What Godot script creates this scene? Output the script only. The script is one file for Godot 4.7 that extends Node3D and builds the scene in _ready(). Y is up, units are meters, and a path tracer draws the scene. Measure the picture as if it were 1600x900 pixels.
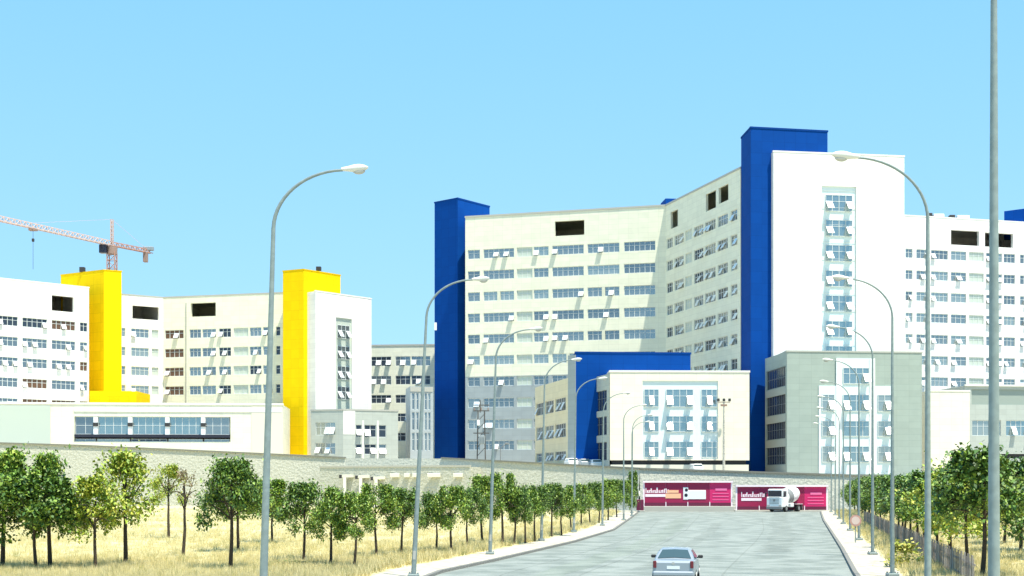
extends Node3D
# A hospital complex with blue and yellow towers seen from a wide road with lamp posts and young trees.

var M := {}
var rng := RandomNumberGenerator.new()
var taken := {}
var cache := {}

# ------------------------------------------------------------------ helpers
func lin(r: float, g: float, b: float) -> Color:
	return Color(r, g, b).linear_to_srgb()

func mk(c: Color, rough := 0.85, metal := 0.0, tex: Texture2D = null, scale := 1.0) -> StandardMaterial3D:
	var m := StandardMaterial3D.new()
	m.albedo_color = c
	m.roughness = rough
	m.metallic = metal
	if tex:
		m.albedo_texture = tex
		m.uv1_scale = Vector3(scale, scale, scale)
	return m

func numbered(called: String) -> String:
	if not taken.has(called):
		taken[called] = 0
		return called
	taken[called] += 1
	return "%s_%03d" % [called, taken[called]]

func tag(o: Node, label: String, category: String, group := "") -> void:
	o.set_meta("label", label)
	o.set_meta("category", category)
	if group != "":
		o.set_meta("group", group)

func thing(called: String, label: String, category: String, at := Vector3.ZERO, turn := 0.0, group := "") -> Node3D:
	var o := Node3D.new()
	o.name = numbered(called)
	add_child(o)
	o.position = at
	o.rotation.y = turn
	tag(o, label, category, group)
	return o

func sts() -> SurfaceTool:
	var st := SurfaceTool.new()
	st.begin(Mesh.PRIMITIVE_TRIANGLES)
	return st

func inst(mesh: Mesh, called: String, m: Material, parent: Node) -> MeshInstance3D:
	var o := MeshInstance3D.new()
	o.name = called
	o.mesh = mesh
	if m:
		o.material_override = m
	parent.add_child(o, true)
	return o

func part(st: SurfaceTool, called: String, m: Material, parent: Node) -> MeshInstance3D:
	return inst(st.commit(), called, m, parent)

func struct(st: SurfaceTool, called: String, m: Material) -> MeshInstance3D:
	var o := part(st, numbered(called), m, self)
	o.set_meta("kind", "structure")
	return o

func tri(st: SurfaceTool, a: Vector3, b: Vector3, c: Vector3, n: Vector3, ua := Vector2.ZERO, ub := Vector2.ZERO, uc := Vector2.ZERO) -> void:
	if (b - a).cross(c - a).dot(n) > 0.0:
		var t := b
		b = c
		c = t
		var tu := ub
		ub = uc
		uc = tu
	st.set_normal(n)
	st.set_uv(ua)
	st.add_vertex(a)
	st.set_normal(n)
	st.set_uv(ub)
	st.add_vertex(b)
	st.set_normal(n)
	st.set_uv(uc)
	st.add_vertex(c)

# corners in order round the face
func quad(st: SurfaceTool, a: Vector3, b: Vector3, c: Vector3, d: Vector3, n: Vector3, ua := Vector2.ZERO, ub := Vector2.ZERO, uc := Vector2.ZERO, ud := Vector2.ZERO) -> void:
	tri(st, a, b, c, n, ua, ub, uc)
	tri(st, a, c, d, n, ua, uc, ud)

func nquad(st: SurfaceTool, a: Vector3, b: Vector3, c: Vector3, d: Vector3, out: Vector3) -> void:
	var n := (c - a).cross(d - b).normalized()
	if n.dot(out) < 0.0:
		n = -n
	quad(st, a, b, c, d, n, Vector2(a.x + a.z, a.y), Vector2(b.x + b.z, b.y), Vector2(c.x + c.z, c.y), Vector2(d.x + d.z, d.y))

func box(st: SurfaceTool, c: Vector3, s: Vector3, B := Basis()) -> void:
	var h := s * 0.5
	for ax in 3:
		var u := (ax + 1) % 3
		var v := (ax + 2) % 3
		for sg in [-1.0, 1.0]:
			var n := Vector3.ZERO
			n[ax] = sg
			var q := []
			for k in [[-1, -1], [1, -1], [1, 1], [-1, 1]]:
				var p := Vector3.ZERO
				p[ax] = sg * h[ax]
				p[u] = k[0] * h[u]
				p[v] = k[1] * h[v]
				q.append(c + B * p)
			quad(st, q[0], q[1], q[2], q[3], B * n)

# box with chamfered edges
func cbox(st: SurfaceTool, c: Vector3, s: Vector3, bev: float, B := Basis()) -> void:
	var h := s * 0.5
	var i := h - Vector3(bev, bev, bev)
	for ax in 3:
		var u := (ax + 1) % 3
		var v := (ax + 2) % 3
		for sg in [-1.0, 1.0]:
			var n := Vector3.ZERO
			n[ax] = sg
			var q := []
			for k in [[-1, -1], [1, -1], [1, 1], [-1, 1]]:
				var p := Vector3.ZERO
				p[ax] = sg * h[ax]
				p[u] = k[0] * i[u]
				p[v] = k[1] * i[v]
				q.append(c + B * p)
			quad(st, q[0], q[1], q[2], q[3], B * n)
		for su in [-1.0, 1.0]:
			for sv in [-1.0, 1.0]:
				var n2 := Vector3.ZERO
				n2[u] = su * 0.7071
				n2[v] = sv * 0.7071
				var q2 := []
				for k in [[-1, 0], [1, 0], [1, 1], [-1, 1]]:
					var p2 := Vector3.ZERO
					p2[ax] = k[0] * i[ax]
					p2[u] = su * (h[u] if k[1] == 0 else i[u])
					p2[v] = sv * (i[v] if k[1] == 0 else h[v])
					q2.append(c + B * p2)
				quad(st, q2[0], q2[1], q2[2], q2[3], B * n2)
	for sx in [-1.0, 1.0]:
		for sy in [-1.0, 1.0]:
			for sz in [-1.0, 1.0]:
				var n3 := Vector3(sx, sy, sz).normalized()
				tri(st, c + B * Vector3(sx * h.x, sy * i.y, sz * i.z), c + B * Vector3(sx * i.x, sy * h.y, sz * i.z), c + B * Vector3(sx * i.x, sy * i.y, sz * h.z), B * n3)

func bar(st: SurfaceTool, a: Vector3, b: Vector3, w: float, t: float) -> void:
	var y := (b - a).normalized()
	var ref := Vector3.UP if absf(y.y) < 0.9 else Vector3.RIGHT
	var x := ref.cross(y).normalized()
	box(st, (a + b) * 0.5, Vector3(w, a.distance_to(b), t), Basis(x, y, x.cross(y)))

func tube(st: SurfaceTool, pts: Array, radii: Array, sides := 10, caps := true) -> void:
	var rings := []
	var norms := []
	var x := Vector3.ZERO
	for i in pts.size():
		var d: Vector3 = (pts[mini(i + 1, pts.size() - 1)] - pts[maxi(i - 1, 0)]).normalized()
		if i == 0:
			x = (Vector3.UP if absf(d.y) < 0.9 else Vector3.RIGHT).cross(d).normalized()
		else:
			x = (x - d * x.dot(d)).normalized()
		var y := d.cross(x)
		var ring := []
		var nn := []
		for k in sides:
			var a := TAU * k / sides
			var n := x * cos(a) + y * sin(a)
			ring.append(pts[i] + n * float(radii[i]))
			nn.append(n)
		rings.append(ring)
		norms.append(nn)
	for i in pts.size() - 1:
		for k in sides:
			var k2 := (k + 1) % sides
			var fn: Vector3 = (norms[i][k] + norms[i][k2]).normalized()
			for q in [[[i, k], [i + 1, k], [i + 1, k2]], [[i, k], [i + 1, k2], [i, k2]]]:
				var vs := []
				for e in q:
					vs.append([rings[e[0]][e[1]], norms[e[0]][e[1]]])
				if (vs[1][0] - vs[0][0]).cross(vs[2][0] - vs[0][0]).dot(fn) > 0.0:
					var t = vs[1]
					vs[1] = vs[2]
					vs[2] = t
				for v in vs:
					st.set_normal(v[1])
					st.set_uv(Vector2(v[0].x + v[0].z, v[0].y))
					st.add_vertex(v[0])
	if caps:
		for e in [0, pts.size() - 1]:
			var d2: Vector3 = (pts[1] - pts[0]).normalized() * -1.0 if e == 0 else (pts[-1] - pts[-2]).normalized()
			for k in range(1, sides - 1):
				tri(st, rings[e][0], rings[e][k], rings[e][k + 1], d2)

# one outside wall face with openings; holes are [u0, y0, u1, y1, depth]
func wall_face(st: SurfaceTool, a: Vector3, b: Vector3, y0: float, y1: float, holes: Array) -> void:
	var r := (b - a)
	r.y = 0
	var w := r.length()
	r = r / w
	var n := r.cross(Vector3.UP)
	var base := Vector3(a.x, 0, a.z)
	var ys := [y0, y1]
	for h in holes:
		for y in [h[1], h[3]]:
			if y > y0 + 0.001 and y < y1 - 0.001:
				ys.append(y)
	ys.sort()
	for i in ys.size() - 1:
		var ya: float = ys[i]
		var yb: float = ys[i + 1]
		if yb - ya < 0.002:
			continue
		var mid := (ya + yb) * 0.5
		var cuts := []
		for h in holes:
			if h[1] < mid and h[3] > mid:
				cuts.append([h[0], h[2]])
		cuts.sort_custom(func(p, q): return p[0] < q[0])
		cuts.append([w, w])
		var u := 0.0
		for cset in cuts:
			if cset[0] > u + 0.002:
				quad(st, base + r * u + Vector3(0, ya, 0), base + r * cset[0] + Vector3(0, ya, 0), base + r * cset[0] + Vector3(0, yb, 0), base + r * u + Vector3(0, yb, 0), n, Vector2(u, ya), Vector2(cset[0], ya), Vector2(cset[0], yb), Vector2(u, yb))
			u = maxf(u, cset[1])
	for h in holes:
		var d: Vector3 = n * -float(h[4])
		var p := [base + r * h[0] + Vector3(0, h[1], 0), base + r * h[2] + Vector3(0, h[1], 0), base + r * h[2] + Vector3(0, h[3], 0), base + r * h[0] + Vector3(0, h[3], 0)]
		var nn := [Vector3.UP, -r, Vector3.DOWN, r]
		for k in 4:
			var k2 := (k + 1) % 4
			quad(st, p[k], p[k2], p[k2] + d, p[k] + d, nn[k], Vector2(0, 0), Vector2(1, 0), Vector2(1, 0.3), Vector2(0, 0.3))

# closed box-shaped block: front face a -> b (left to right seen from outside) with holes, depth behind
func block(st: SurfaceTool, a: Vector3, b: Vector3, depth: float, y0: float, y1: float, holes := [], left_holes := [], right_holes := []) -> void:
	var r := (b - a)
	r.y = 0
	r = r.normalized()
	var back := r.cross(Vector3.UP) * -depth
	wall_face(st, a, b, y0, y1, holes)
	wall_face(st, b, b + back, y0, y1, right_holes)
	wall_face(st, b + back, a + back, y0, y1, [])
	wall_face(st, a + back, a, y0, y1, left_holes)
	var t := Vector3(0, y1, 0)
	quad(st, a + t, b + t, b + back + t, a + back + t, Vector3.UP, Vector2(a.x, a.z), Vector2(b.x, b.z), Vector2(b.x, b.z - depth), Vector2(a.x, a.z - depth))

# tower with the given plan (three corners seen from outside, left to right; the fourth closes it)
func tower(st: SurfaceTool, l: Vector3, m: Vector3, r: Vector3, y0: float, y1: float) -> void:
	var k := l + r - m
	var p := [l, m, r, k]
	for i in 4:
		wall_face(st, p[i], p[(i + 1) % 4], y0, y1, [])
	var t := Vector3(0, y1, 0)
	quad(st, l + t, m + t, r + t, k + t, Vector3.UP)

func coping(parent: Node, pts: Array, y: float, m: Material, h := 0.35, over := 0.12, w := 0.5) -> void:
	var st := sts()
	for i in pts.size() - 1:
		var a: Vector3 = pts[i]
		var b: Vector3 = pts[i + 1]
		var r := (b - a)
		r.y = 0
		var L := r.length()
		r = r / L
		var n := r.cross(Vector3.UP)
		box(st, (a + b) * 0.5 * Vector3(1, 0, 1) + n * (over - w * 0.5) + Vector3(0, y + h * 0.5 - 0.08, 0), Vector3(L + 0.2 + 0.01 * i, h + 0.004 * i, w), Basis(r, Vector3.UP, n))
	part(st, "coping", m, parent)

func basis_of(a: Vector3, b: Vector3) -> Basis:
	var r := (b - a)
	r.y = 0
	r = r.normalized()
	return Basis(r, Vector3.UP, r.cross(Vector3.UP))

# ------------------------------------------------------------------ windows
func frame_mesh(w: float, h: float, n: int, transom: float) -> Mesh:
	var key := "f%.1f_%.1f_%d_%.2f" % [w, h, n, transom]
	if cache.has(key):
		return cache[key]
	var st := sts()
	var t := 0.09
	box(st, Vector3(w / 2, t / 2, 0), Vector3(w, t, 0.12))
	box(st, Vector3(w / 2, h - t / 2, 0), Vector3(w, t, 0.12))
	for k in n + 1:
		var x := clampf(w * k / n, t / 2, w - t / 2)
		box(st, Vector3(x, h / 2, 0), Vector3(t, h - 2 * t, 0.12 if k == 0 or k == n else 0.1))
	if transom > 0.0:
		box(st, Vector3(w / 2, h * transom, 0), Vector3(w - 2 * t, 0.07, 0.08))
	cache[key] = st.commit()
	return cache[key]

func pane_mesh(w: float, h: float) -> Mesh:
	var key := "p%.1f_%.1f" % [w, h]
	if cache.has(key):
		return cache[key]
	var st := sts()
	box(st, Vector3(w / 2, h / 2, 0), Vector3(w - 0.02, h - 0.02, 0.03))
	cache[key] = st.commit()
	return cache[key]

func sash_mesh(w: float, h: float) -> Mesh:
	var key := "s%.1f_%.1f" % [w, h]
	if cache.has(key):
		return cache[key]
	var st := sts()   # hinged along its top edge at the origin
	var t := 0.07
	box(st, Vector3(0, -t / 2, 0), Vector3(w, t, 0.06))
	box(st, Vector3(0, -h + t / 2, 0), Vector3(w, t, 0.06))
	for sg in [-1.0, 1.0]:
		box(st, Vector3(sg * (w / 2 - t / 2), -h / 2, 0), Vector3(t, h - 2 * t, 0.06))
	st.set_material(M.white_frame)
	var mesh: ArrayMesh = st.commit()
	st = sts()
	box(st, Vector3(0, -h / 2, 0), Vector3(w - 2 * t, h - 2 * t, 0.03))
	st.set_material(M.sash_glass)
	st.commit(mesh)
	cache[key] = mesh
	return mesh

# one window set into its opening: frame (the part), glass and any sash that stands open (sub-parts)
func window(parent: Node, a: Vector3, b: Vector3, u: float, y: float, w: float, h: float, glass: Material, sashes: Array, cols := 0, transom := 0.62, setback := 0.22, frame: Material = null) -> MeshInstance3D:
	var B := basis_of(a, b)
	var n := cols if cols > 0 else maxi(1, int(round(w / 1.05)))
	var f := inst(frame_mesh(w, h, n, transom), "window", frame if frame else M.frame, parent)
	f.transform = Transform3D(B, Vector3(a.x, 0, a.z) + B.x * u + Vector3(0, y, 0) - B.z * setback)
	var p := inst(pane_mesh(w, h), "pane", glass, f)
	p.position = Vector3(0, 0, -0.03)
	for s in sashes:
		var cw := w / n
		var so := inst(sash_mesh(snappedf(cw - 0.06, 0.1), snappedf(h * (transom if transom > 0 else 0.9), 0.1)), "open_sash", null, f)
		so.position = Vector3(cw * (s[0] + 0.5), h * (transom if transom > 0.0 else 0.95), 0.09)
		so.rotation.x = -deg_to_rad(s[1])
	return f

# a grid of window bands: cols [u0, u1, kind], rows [y0, y1]; kind 0 = glass, 1 = pale panel, 2 = glass kept shut, 3 = tinted brown
func holes_of(cols: Array, rows: Array, depth := 0.25) -> Array:
	var out := []
	for r in rows:
		for c in cols:
			out.append([c[0], r[0], c[1], r[1], depth])
	return out

func fill_windows(parent: Node, a: Vector3, b: Vector3, cols: Array, rows: Array, chance: float, glasses: Array, tilt := 34.0) -> void:
	for r in rows:
		for c in cols:
			var w: float = c[1] - c[0]
			var h: float = r[1] - r[0]
			var sl := []
			var g: Material = glasses[rng.randi() % glasses.size()]
			if c[2] == 1:
				g = M.pale_panel
			elif c[2] == 3:
				g = M.glass_brown
			if c[2] == 0 or c[2] == 3:
				var n := maxi(1, int(round(w / 1.05)))
				if rng.randf() < chance:
					sl.append([rng.randi() % n, tilt + rng.randf_range(-6, 6)])
				if n > 3 and rng.randf() < chance:
					var k := rng.randi() % n
					if sl.is_empty() or sl[0][0] != k:
						sl.append([k, tilt + rng.randf_range(-6, 6)])
			window(parent, a, b, c[0], r[0], w, h, g, sl)

func panel(parent: Node, called: String, a: Vector3, b: Vector3, u0: float, u1: float, y0: float, y1: float, proud: float, m: Material, thick := 0.12) -> MeshInstance3D:
	var B := basis_of(a, b)
	var st := sts()
	box(st, Vector3(a.x, 0, a.z) + B.x * ((u0 + u1) / 2) + Vector3(0, (y0 + y1) / 2, 0) + B.z * (proud - thick / 2), Vector3(u1 - u0, y1 - y0, thick), B)
	return part(st, called, m, parent)

# ------------------------------------------------------------------ textures and materials
func panel_texture(pw: int, ph: int, nx: int, ny: int, seam: float, vary: float, sd: int) -> ImageTexture:
	var g := RandomNumberGenerator.new()
	g.seed = sd
	var noise := FastNoiseLite.new()
	noise.seed = sd
	noise.frequency = 0.02
	var W := pw * nx
	var Hh := ph * ny
	var img := Image.create(W, Hh, false, Image.FORMAT_RGB8)
	var tone := []
	for k in nx * ny:
		tone.append(1.0 - g.randf() * vary)
	for y in Hh:
		for x in W:
			var v: float = tone[(y / ph) * nx + x / pw] * (1.0 + 0.025 * noise.get_noise_2d(x, y))
			if x % pw == 0 or y % ph == 0:
				v *= seam
			img.set_pixel(x, y, Color(v, v, v))
	return ImageTexture.create_from_image(img)

func noise_texture(freq: float, sd: int, cols: Array, offs: Array, size := 512, ntype := FastNoiseLite.TYPE_SIMPLEX_SMOOTH, oct := 5) -> NoiseTexture2D:
	var n := FastNoiseLite.new()
	n.seed = sd
	n.noise_type = ntype
	n.frequency = freq
	n.fractal_octaves = oct
	var t := NoiseTexture2D.new()
	t.width = size
	t.height = size
	t.seamless = true
	t.noise = n
	var gr := Gradient.new()
	gr.colors = PackedColorArray(cols)
	gr.offsets = PackedFloat32Array(offs)
	t.color_ramp = gr
	return t

func normal_texture(freq: float, sd: int, strength: float, ntype := FastNoiseLite.TYPE_SIMPLEX_SMOOTH) -> NoiseTexture2D:
	var n := FastNoiseLite.new()
	n.seed = sd
	n.noise_type = ntype
	n.frequency = freq
	var t := NoiseTexture2D.new()
	t.width = 512
	t.height = 512
	t.seamless = true
	t.as_normal_map = true
	t.bump_strength = strength
	t.noise = n
	return t

func materials() -> void:
	var pt := panel_texture(48, 24, 5, 10, 0.92, 0.03, 5)
	var pb := panel_texture(48, 48, 5, 5, 0.86, 0.03, 9)
	M.white = mk(lin(0.84, 0.83, 0.79), 0.7, 0, pt, 0.1)
	M.cream = mk(lin(0.79, 0.785, 0.63), 0.75, 0, pt, 0.1)
	M.warm = mk(lin(0.84, 0.79, 0.65), 0.75, 0, pt, 0.1)
	M.beige = mk(lin(0.74, 0.66, 0.46), 0.8, 0, pt, 0.1)
	M.greygreen = mk(lin(0.34, 0.405, 0.365), 0.7, 0, pt, 0.1)
	M.bluegrey = mk(lin(0.33, 0.38, 0.40), 0.65, 0, pt, 0.1)
	M.palegrey = mk(lin(0.44, 0.48, 0.44), 0.7, 0, pt, 0.1)
	M.stairgrey = mk(lin(0.40, 0.45, 0.47), 0.7, 0, pt, 0.1)
	M.blue = mk(lin(0.001, 0.056, 0.29), 0.75, 0, pb, 0.1)
	M.yellow = mk(lin(0.90, 0.60, 0.002), 0.7, 0, pb, 0.1)
	M.blue.metallic_specular = 0.2
	M.yellow.metallic_specular = 0.2
	M.coping = mk(lin(0.42, 0.42, 0.38), 0.6)
	M.white_coping = mk(lin(0.78, 0.77, 0.72), 0.6)
	M.frame = mk(lin(0.62, 0.66, 0.66), 0.5)
	M.dark_frame = mk(lin(0.16, 0.18, 0.2), 0.5)
	M.white_frame = mk(lin(0.8, 0.82, 0.82), 0.45)
	M.pale_panel = mk(lin(0.55, 0.61, 0.53), 0.4, 0.15)
	M.curtain_panel = mk(lin(0.70, 0.80, 0.80), 0.35)
	M.glass_a = mk(lin(0.33, 0.36, 0.37), 0.12, 0.75)
	M.glass_b = mk(lin(0.25, 0.28, 0.30), 0.1, 0.75)
	M.glass_c = mk(lin(0.42, 0.46, 0.45), 0.16, 0.7)
	M.glass_d = mk(lin(0.05, 0.065, 0.09), 0.1, 0.4)
	M.glass_sky = mk(lin(0.33, 0.42, 0.44), 0.12, 0.75)
	M.glass_brown = mk(lin(0.16, 0.085, 0.05), 0.2, 0.3)
	M.sash_glass = mk(lin(0.80, 0.85, 0.86), 0.3, 0.55)
	M.dark = mk(lin(0.03, 0.03, 0.032), 0.7)
	M.rust = mk(lin(0.30, 0.20, 0.16), 0.8)
	M.crane = mk(lin(0.46, 0.24, 0.17), 0.6)
	M.crane_white = mk(lin(0.60, 0.44, 0.38), 0.6)
	M.concrete = mk(lin(0.62, 0.60, 0.54), 0.9, 0, noise_texture(0.02, 3, [Color(0.78, 0.78, 0.76), Color(1, 1, 1)], [0.2, 0.8]), 0.3)
	M.white_concrete = mk(lin(0.66, 0.65, 0.56), 0.9)
	M.galv = mk(lin(0.24, 0.30, 0.295), 0.55, 0.1, noise_texture(0.03, 8, [Color(0.93, 0.93, 0.93), Color(1, 1, 1)], [0.3, 0.7]), 0.25)
	M.lamp_head = mk(lin(0.66, 0.66, 0.62), 0.45)
	M.lamp_glass = mk(lin(0.45, 0.45, 0.42), 0.2)
	M.bark = mk(lin(0.10, 0.075, 0.05), 0.95, 0, noise_texture(0.05, 21, [Color(0.5, 0.5, 0.5), Color(1, 1, 1)], [0.3, 0.7]), 1.5)
	for e in [["leaf_green", 0.0], ["leaf_dark", 0.0], ["leaf_yellow", 0.0], ["leaf_brown", 0.0]]:
		var m := mk(Color.WHITE, 0.55)
		m.vertex_color_use_as_albedo = true
		m.cull_mode = BaseMaterial3D.CULL_DISABLED
		m.backlight_enabled = true
		m.backlight = Color(0.10, 0.14, 0.03)
		M[e[0]] = m
	M.straw = mk(Color.WHITE, 0.9)
	M.straw.vertex_color_use_as_albedo = true
	M.straw.cull_mode = BaseMaterial3D.CULL_DISABLED
	# ground covers
	M.road = mk(Color.WHITE, 0.9, 0, noise_texture(0.008, 31, [lin(0.175, 0.20, 0.178), lin(0.225, 0.25, 0.224), lin(0.265, 0.29, 0.262)], [0.25, 0.5, 0.75], 1024), 1.0)
	M.road.uv1_triplanar = true
	M.road.uv1_world_triplanar = true
	M.road.uv1_scale = Vector3(0.045, 0.045, 0.045)
	M.road.normal_enabled = true
	M.road.normal_texture = normal_texture(0.25, 32, 3.0)
	M.road.normal_scale = 0.35
	M.field = mk(Color.WHITE, 0.95, 0, noise_texture(0.012, 41, [lin(0.52, 0.44, 0.21), lin(0.64, 0.56, 0.30), lin(0.68, 0.62, 0.40)], [0.25, 0.5, 0.78], 1024), 1.0)
	M.field.uv1_triplanar = true
	M.field.uv1_world_triplanar = true
	M.field.uv1_scale = Vector3(0.06, 0.06, 0.06)
	M.pave = mk(Color.WHITE, 0.95, 0, noise_texture(0.02, 51, [lin(0.42, 0.37, 0.28), lin(0.50, 0.45, 0.35), lin(0.58, 0.53, 0.43)], [0.25, 0.5, 0.75]), 1.0)
	M.pave.uv1_triplanar = true
	M.pave.uv1_world_triplanar = true
	M.pave.uv1_scale = Vector3(0.12, 0.12, 0.12)
	M.kerb = mk(lin(0.30, 0.29, 0.26), 0.9, 0, noise_texture(0.05, 53, [Color(0.7, 0.7, 0.7), Color(1, 1, 1)], [0.3, 0.7]), 0.5)
	M.wall_cap = mk(lin(0.20, 0.20, 0.17), 0.9)
	M.stone = mk(Color.WHITE, 0.95, 0, noise_texture(0.035, 61, [lin(0.40, 0.40, 0.33), lin(0.50, 0.50, 0.42), lin(0.58, 0.57, 0.49)], [0.15, 0.5, 0.85], 1024, FastNoiseLite.TYPE_CELLULAR, 2), 1.0)
	M.stone.uv1_triplanar = true
	M.stone.uv1_world_triplanar = true
	M.stone.uv1_scale = Vector3(0.11, 0.11, 0.11)
	M.stone.normal_enabled = true
	M.stone.normal_texture = normal_texture(0.035, 61, 6.0, FastNoiseLite.TYPE_CELLULAR)
	M.soil = mk(Color.WHITE, 0.95, 0, noise_texture(0.015, 71, [lin(0.42, 0.38, 0.29), lin(0.54, 0.50, 0.40)], [0.3, 0.7]), 1.0)
	M.soil.uv1_triplanar = true
	M.soil.uv1_world_triplanar = true
	M.soil.uv1_scale = Vector3(0.04, 0.04, 0.04)
	# vehicles and hoardings
	M.car_paint = mk(lin(0.34, 0.38, 0.41), 0.28, 0.35)
	M.car_paint.clearcoat_enabled = true
	M.car_glass = mk(lin(0.06, 0.10, 0.11), 0.08, 0.15)
	M.rubber = mk(lin(0.02, 0.02, 0.02), 0.85)
	M.tail = mk(lin(0.16, 0.02, 0.025), 0.3)
	M.truck_white = mk(lin(0.78, 0.80, 0.80), 0.4)
	M.steel = mk(lin(0.07, 0.065, 0.06), 0.7)
	M.truck_grey = mk(lin(0.20, 0.21, 0.21), 0.6)
	M.truck_dark = mk(lin(0.02, 0.02, 0.035), 0.25)
	M.magenta = mk(lin(0.43, 0.010, 0.09), 0.55, 0, noise_texture(0.01, 81, [Color(0.82, 0.75, 0.8), Color(1, 1, 1)], [0.3, 0.7]), 0.2)
	M.magenta_bright = mk(lin(0.60, 0.012, 0.13), 0.55)
	M.magenta_dark = mk(lin(0.12, 0.008, 0.04), 0.6)
	M.pink_white = mk(lin(0.86, 0.72, 0.78), 0.6)
	M.peach = mk(lin(0.85, 0.47, 0.28), 0.6)
	M.sign_red = mk(lin(0.50, 0.28, 0.24), 0.6)

# ------------------------------------------------------------------ scene
func _ready() -> void:
	rng.seed = 20240
	var cam := Camera3D.new()
	cam.name = "camera"
	cam.position = Vector3(0, 3.9, 0)
	# level camera with the lens shifted upwards: uprights stay upright
	cam.set_frustum(0.1 * 900.0 / 2000.0, Vector2(0, 0.1 * 308.0 / 2000.0), 0.1, 6000.0)
	add_child(cam)
	cam.current = true
	var env := Environment.new()
	env.background_mode = Environment.BG_SKY
	var sky := Sky.new()
	var sm := ProceduralSkyMaterial.new()
	sm.sky_top_color = lin(0.115, 0.36, 0.68)
	sm.sky_horizon_color = lin(0.35, 0.605, 0.75)
	sm.sky_curve = 0.22
	sm.ground_horizon_color = lin(0.40, 0.42, 0.36)
	sm.ground_bottom_color = lin(0.36, 0.34, 0.27)
	sm.sun_angle_max = 12.0
	sm.energy_multiplier = 1.0
	sky.sky_material = sm
	env.sky = sky
	env.tonemap_mode = Environment.TONE_MAPPER_LINEAR
	env.tonemap_exposure = 1.6
	env.sdfgi_enabled = true
	env.ssao_enabled = true
	env.ssil_enabled = true
	var we := WorldEnvironment.new()
	we.name = "world"
	we.environment = env
	add_child(we)
	var sun := DirectionalLight3D.new()
	sun.name = "sun"
	sun.light_energy = 1.6
	sun.light_color = Color(1.0, 0.97, 0.9)
	sun.light_angular_distance = 0.5
	sun.shadow_enabled = true
	add_child(sun)
	sun.look_at_from_position(Vector3(0.25, 1.0, 0.30) * 100.0, Vector3.ZERO)

	materials()
	ground()
	main_hospital()
	cream_annex()
	grey_annex()
	right_buildings()
	yellow_hospital()
	middle_buildings()
	podium()
	retaining_wall()
	tower_crane()
	lamp_posts()
	trees()
	fence()
	hoardings()
	mixer_truck()
	car()
	small_things()
	grass()

# ------------------------------------------------------------------ ground, road, pavements
var kerb_l := [[-14.5, -20.0], [-11.5, 0.0], [-8.6, 17.0], [-5.7, 34.5], [-3.1, 56.8], [-0.7, 66.0], [4.3, 87.0], [8.8, 110.0], [14.0, 150.0], [18.0, 182.0], [17.2, 190.0], [12.0, 194.0], [-40.0, 197.0]]
var kerb_r := [[-4.0, -20.0], [1.0, 0.0], [5.4, 17.5], [9.9, 33.4], [15.1, 56.8], [20.0, 78.0], [34.0, 140.0], [45.0, 187.0], [48.5, 192.0], [60.0, 194.5], [110.0, 195.5]]

func at_depth(line: Array, d: float) -> float:
	for i in line.size() - 1:
		if d <= line[i + 1][1]:
			return lerpf(line[i][0], line[i + 1][0], (d - line[i][1]) / (line[i + 1][1] - line[i][1]))
	return line[-1][0]

func strip(st: SurfaceTool, line: Array, off_a: float, off_b: float, y: float, side: float) -> void:
	var prev := []
	for i in line.size():
		var p := Vector3(line[i][0], y, -line[i][1])
		var q0 := Vector3(line[maxi(i - 1, 0)][0], y, -line[maxi(i - 1, 0)][1])
		var q1 := Vector3(line[mini(i + 1, line.size() - 1)][0], y, -line[mini(i + 1, line.size() - 1)][1])
		var n := (q1 - q0).cross(Vector3.UP).normalized() * side
		var cur := [p + n * off_a, p + n * off_b]
		if i > 0:
			quad(st, prev[0], cur[0], cur[1], prev[1], Vector3.UP)
		prev = cur

func skirt(st: SurfaceTool, line: Array, off: float, y0: float, y1: float, side: float) -> void:
	var prev := Vector3.ZERO
	for i in line.size():
		var p := Vector3(line[i][0], 0, -line[i][1])
		var q0 := Vector3(line[maxi(i - 1, 0)][0], 0, -line[maxi(i - 1, 0)][1])
		var q1 := Vector3(line[mini(i + 1, line.size() - 1)][0], 0, -line[mini(i + 1, line.size() - 1)][1])
		var n := (q1 - q0).cross(Vector3.UP).normalized() * side
		var cur := p + n * off
		if i > 0:
			nquad(st, prev + Vector3(0, y0, 0), cur + Vector3(0, y0, 0), cur + Vector3(0, y1, 0), prev + Vector3(0, y1, 0), -n)
		prev = cur

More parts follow.
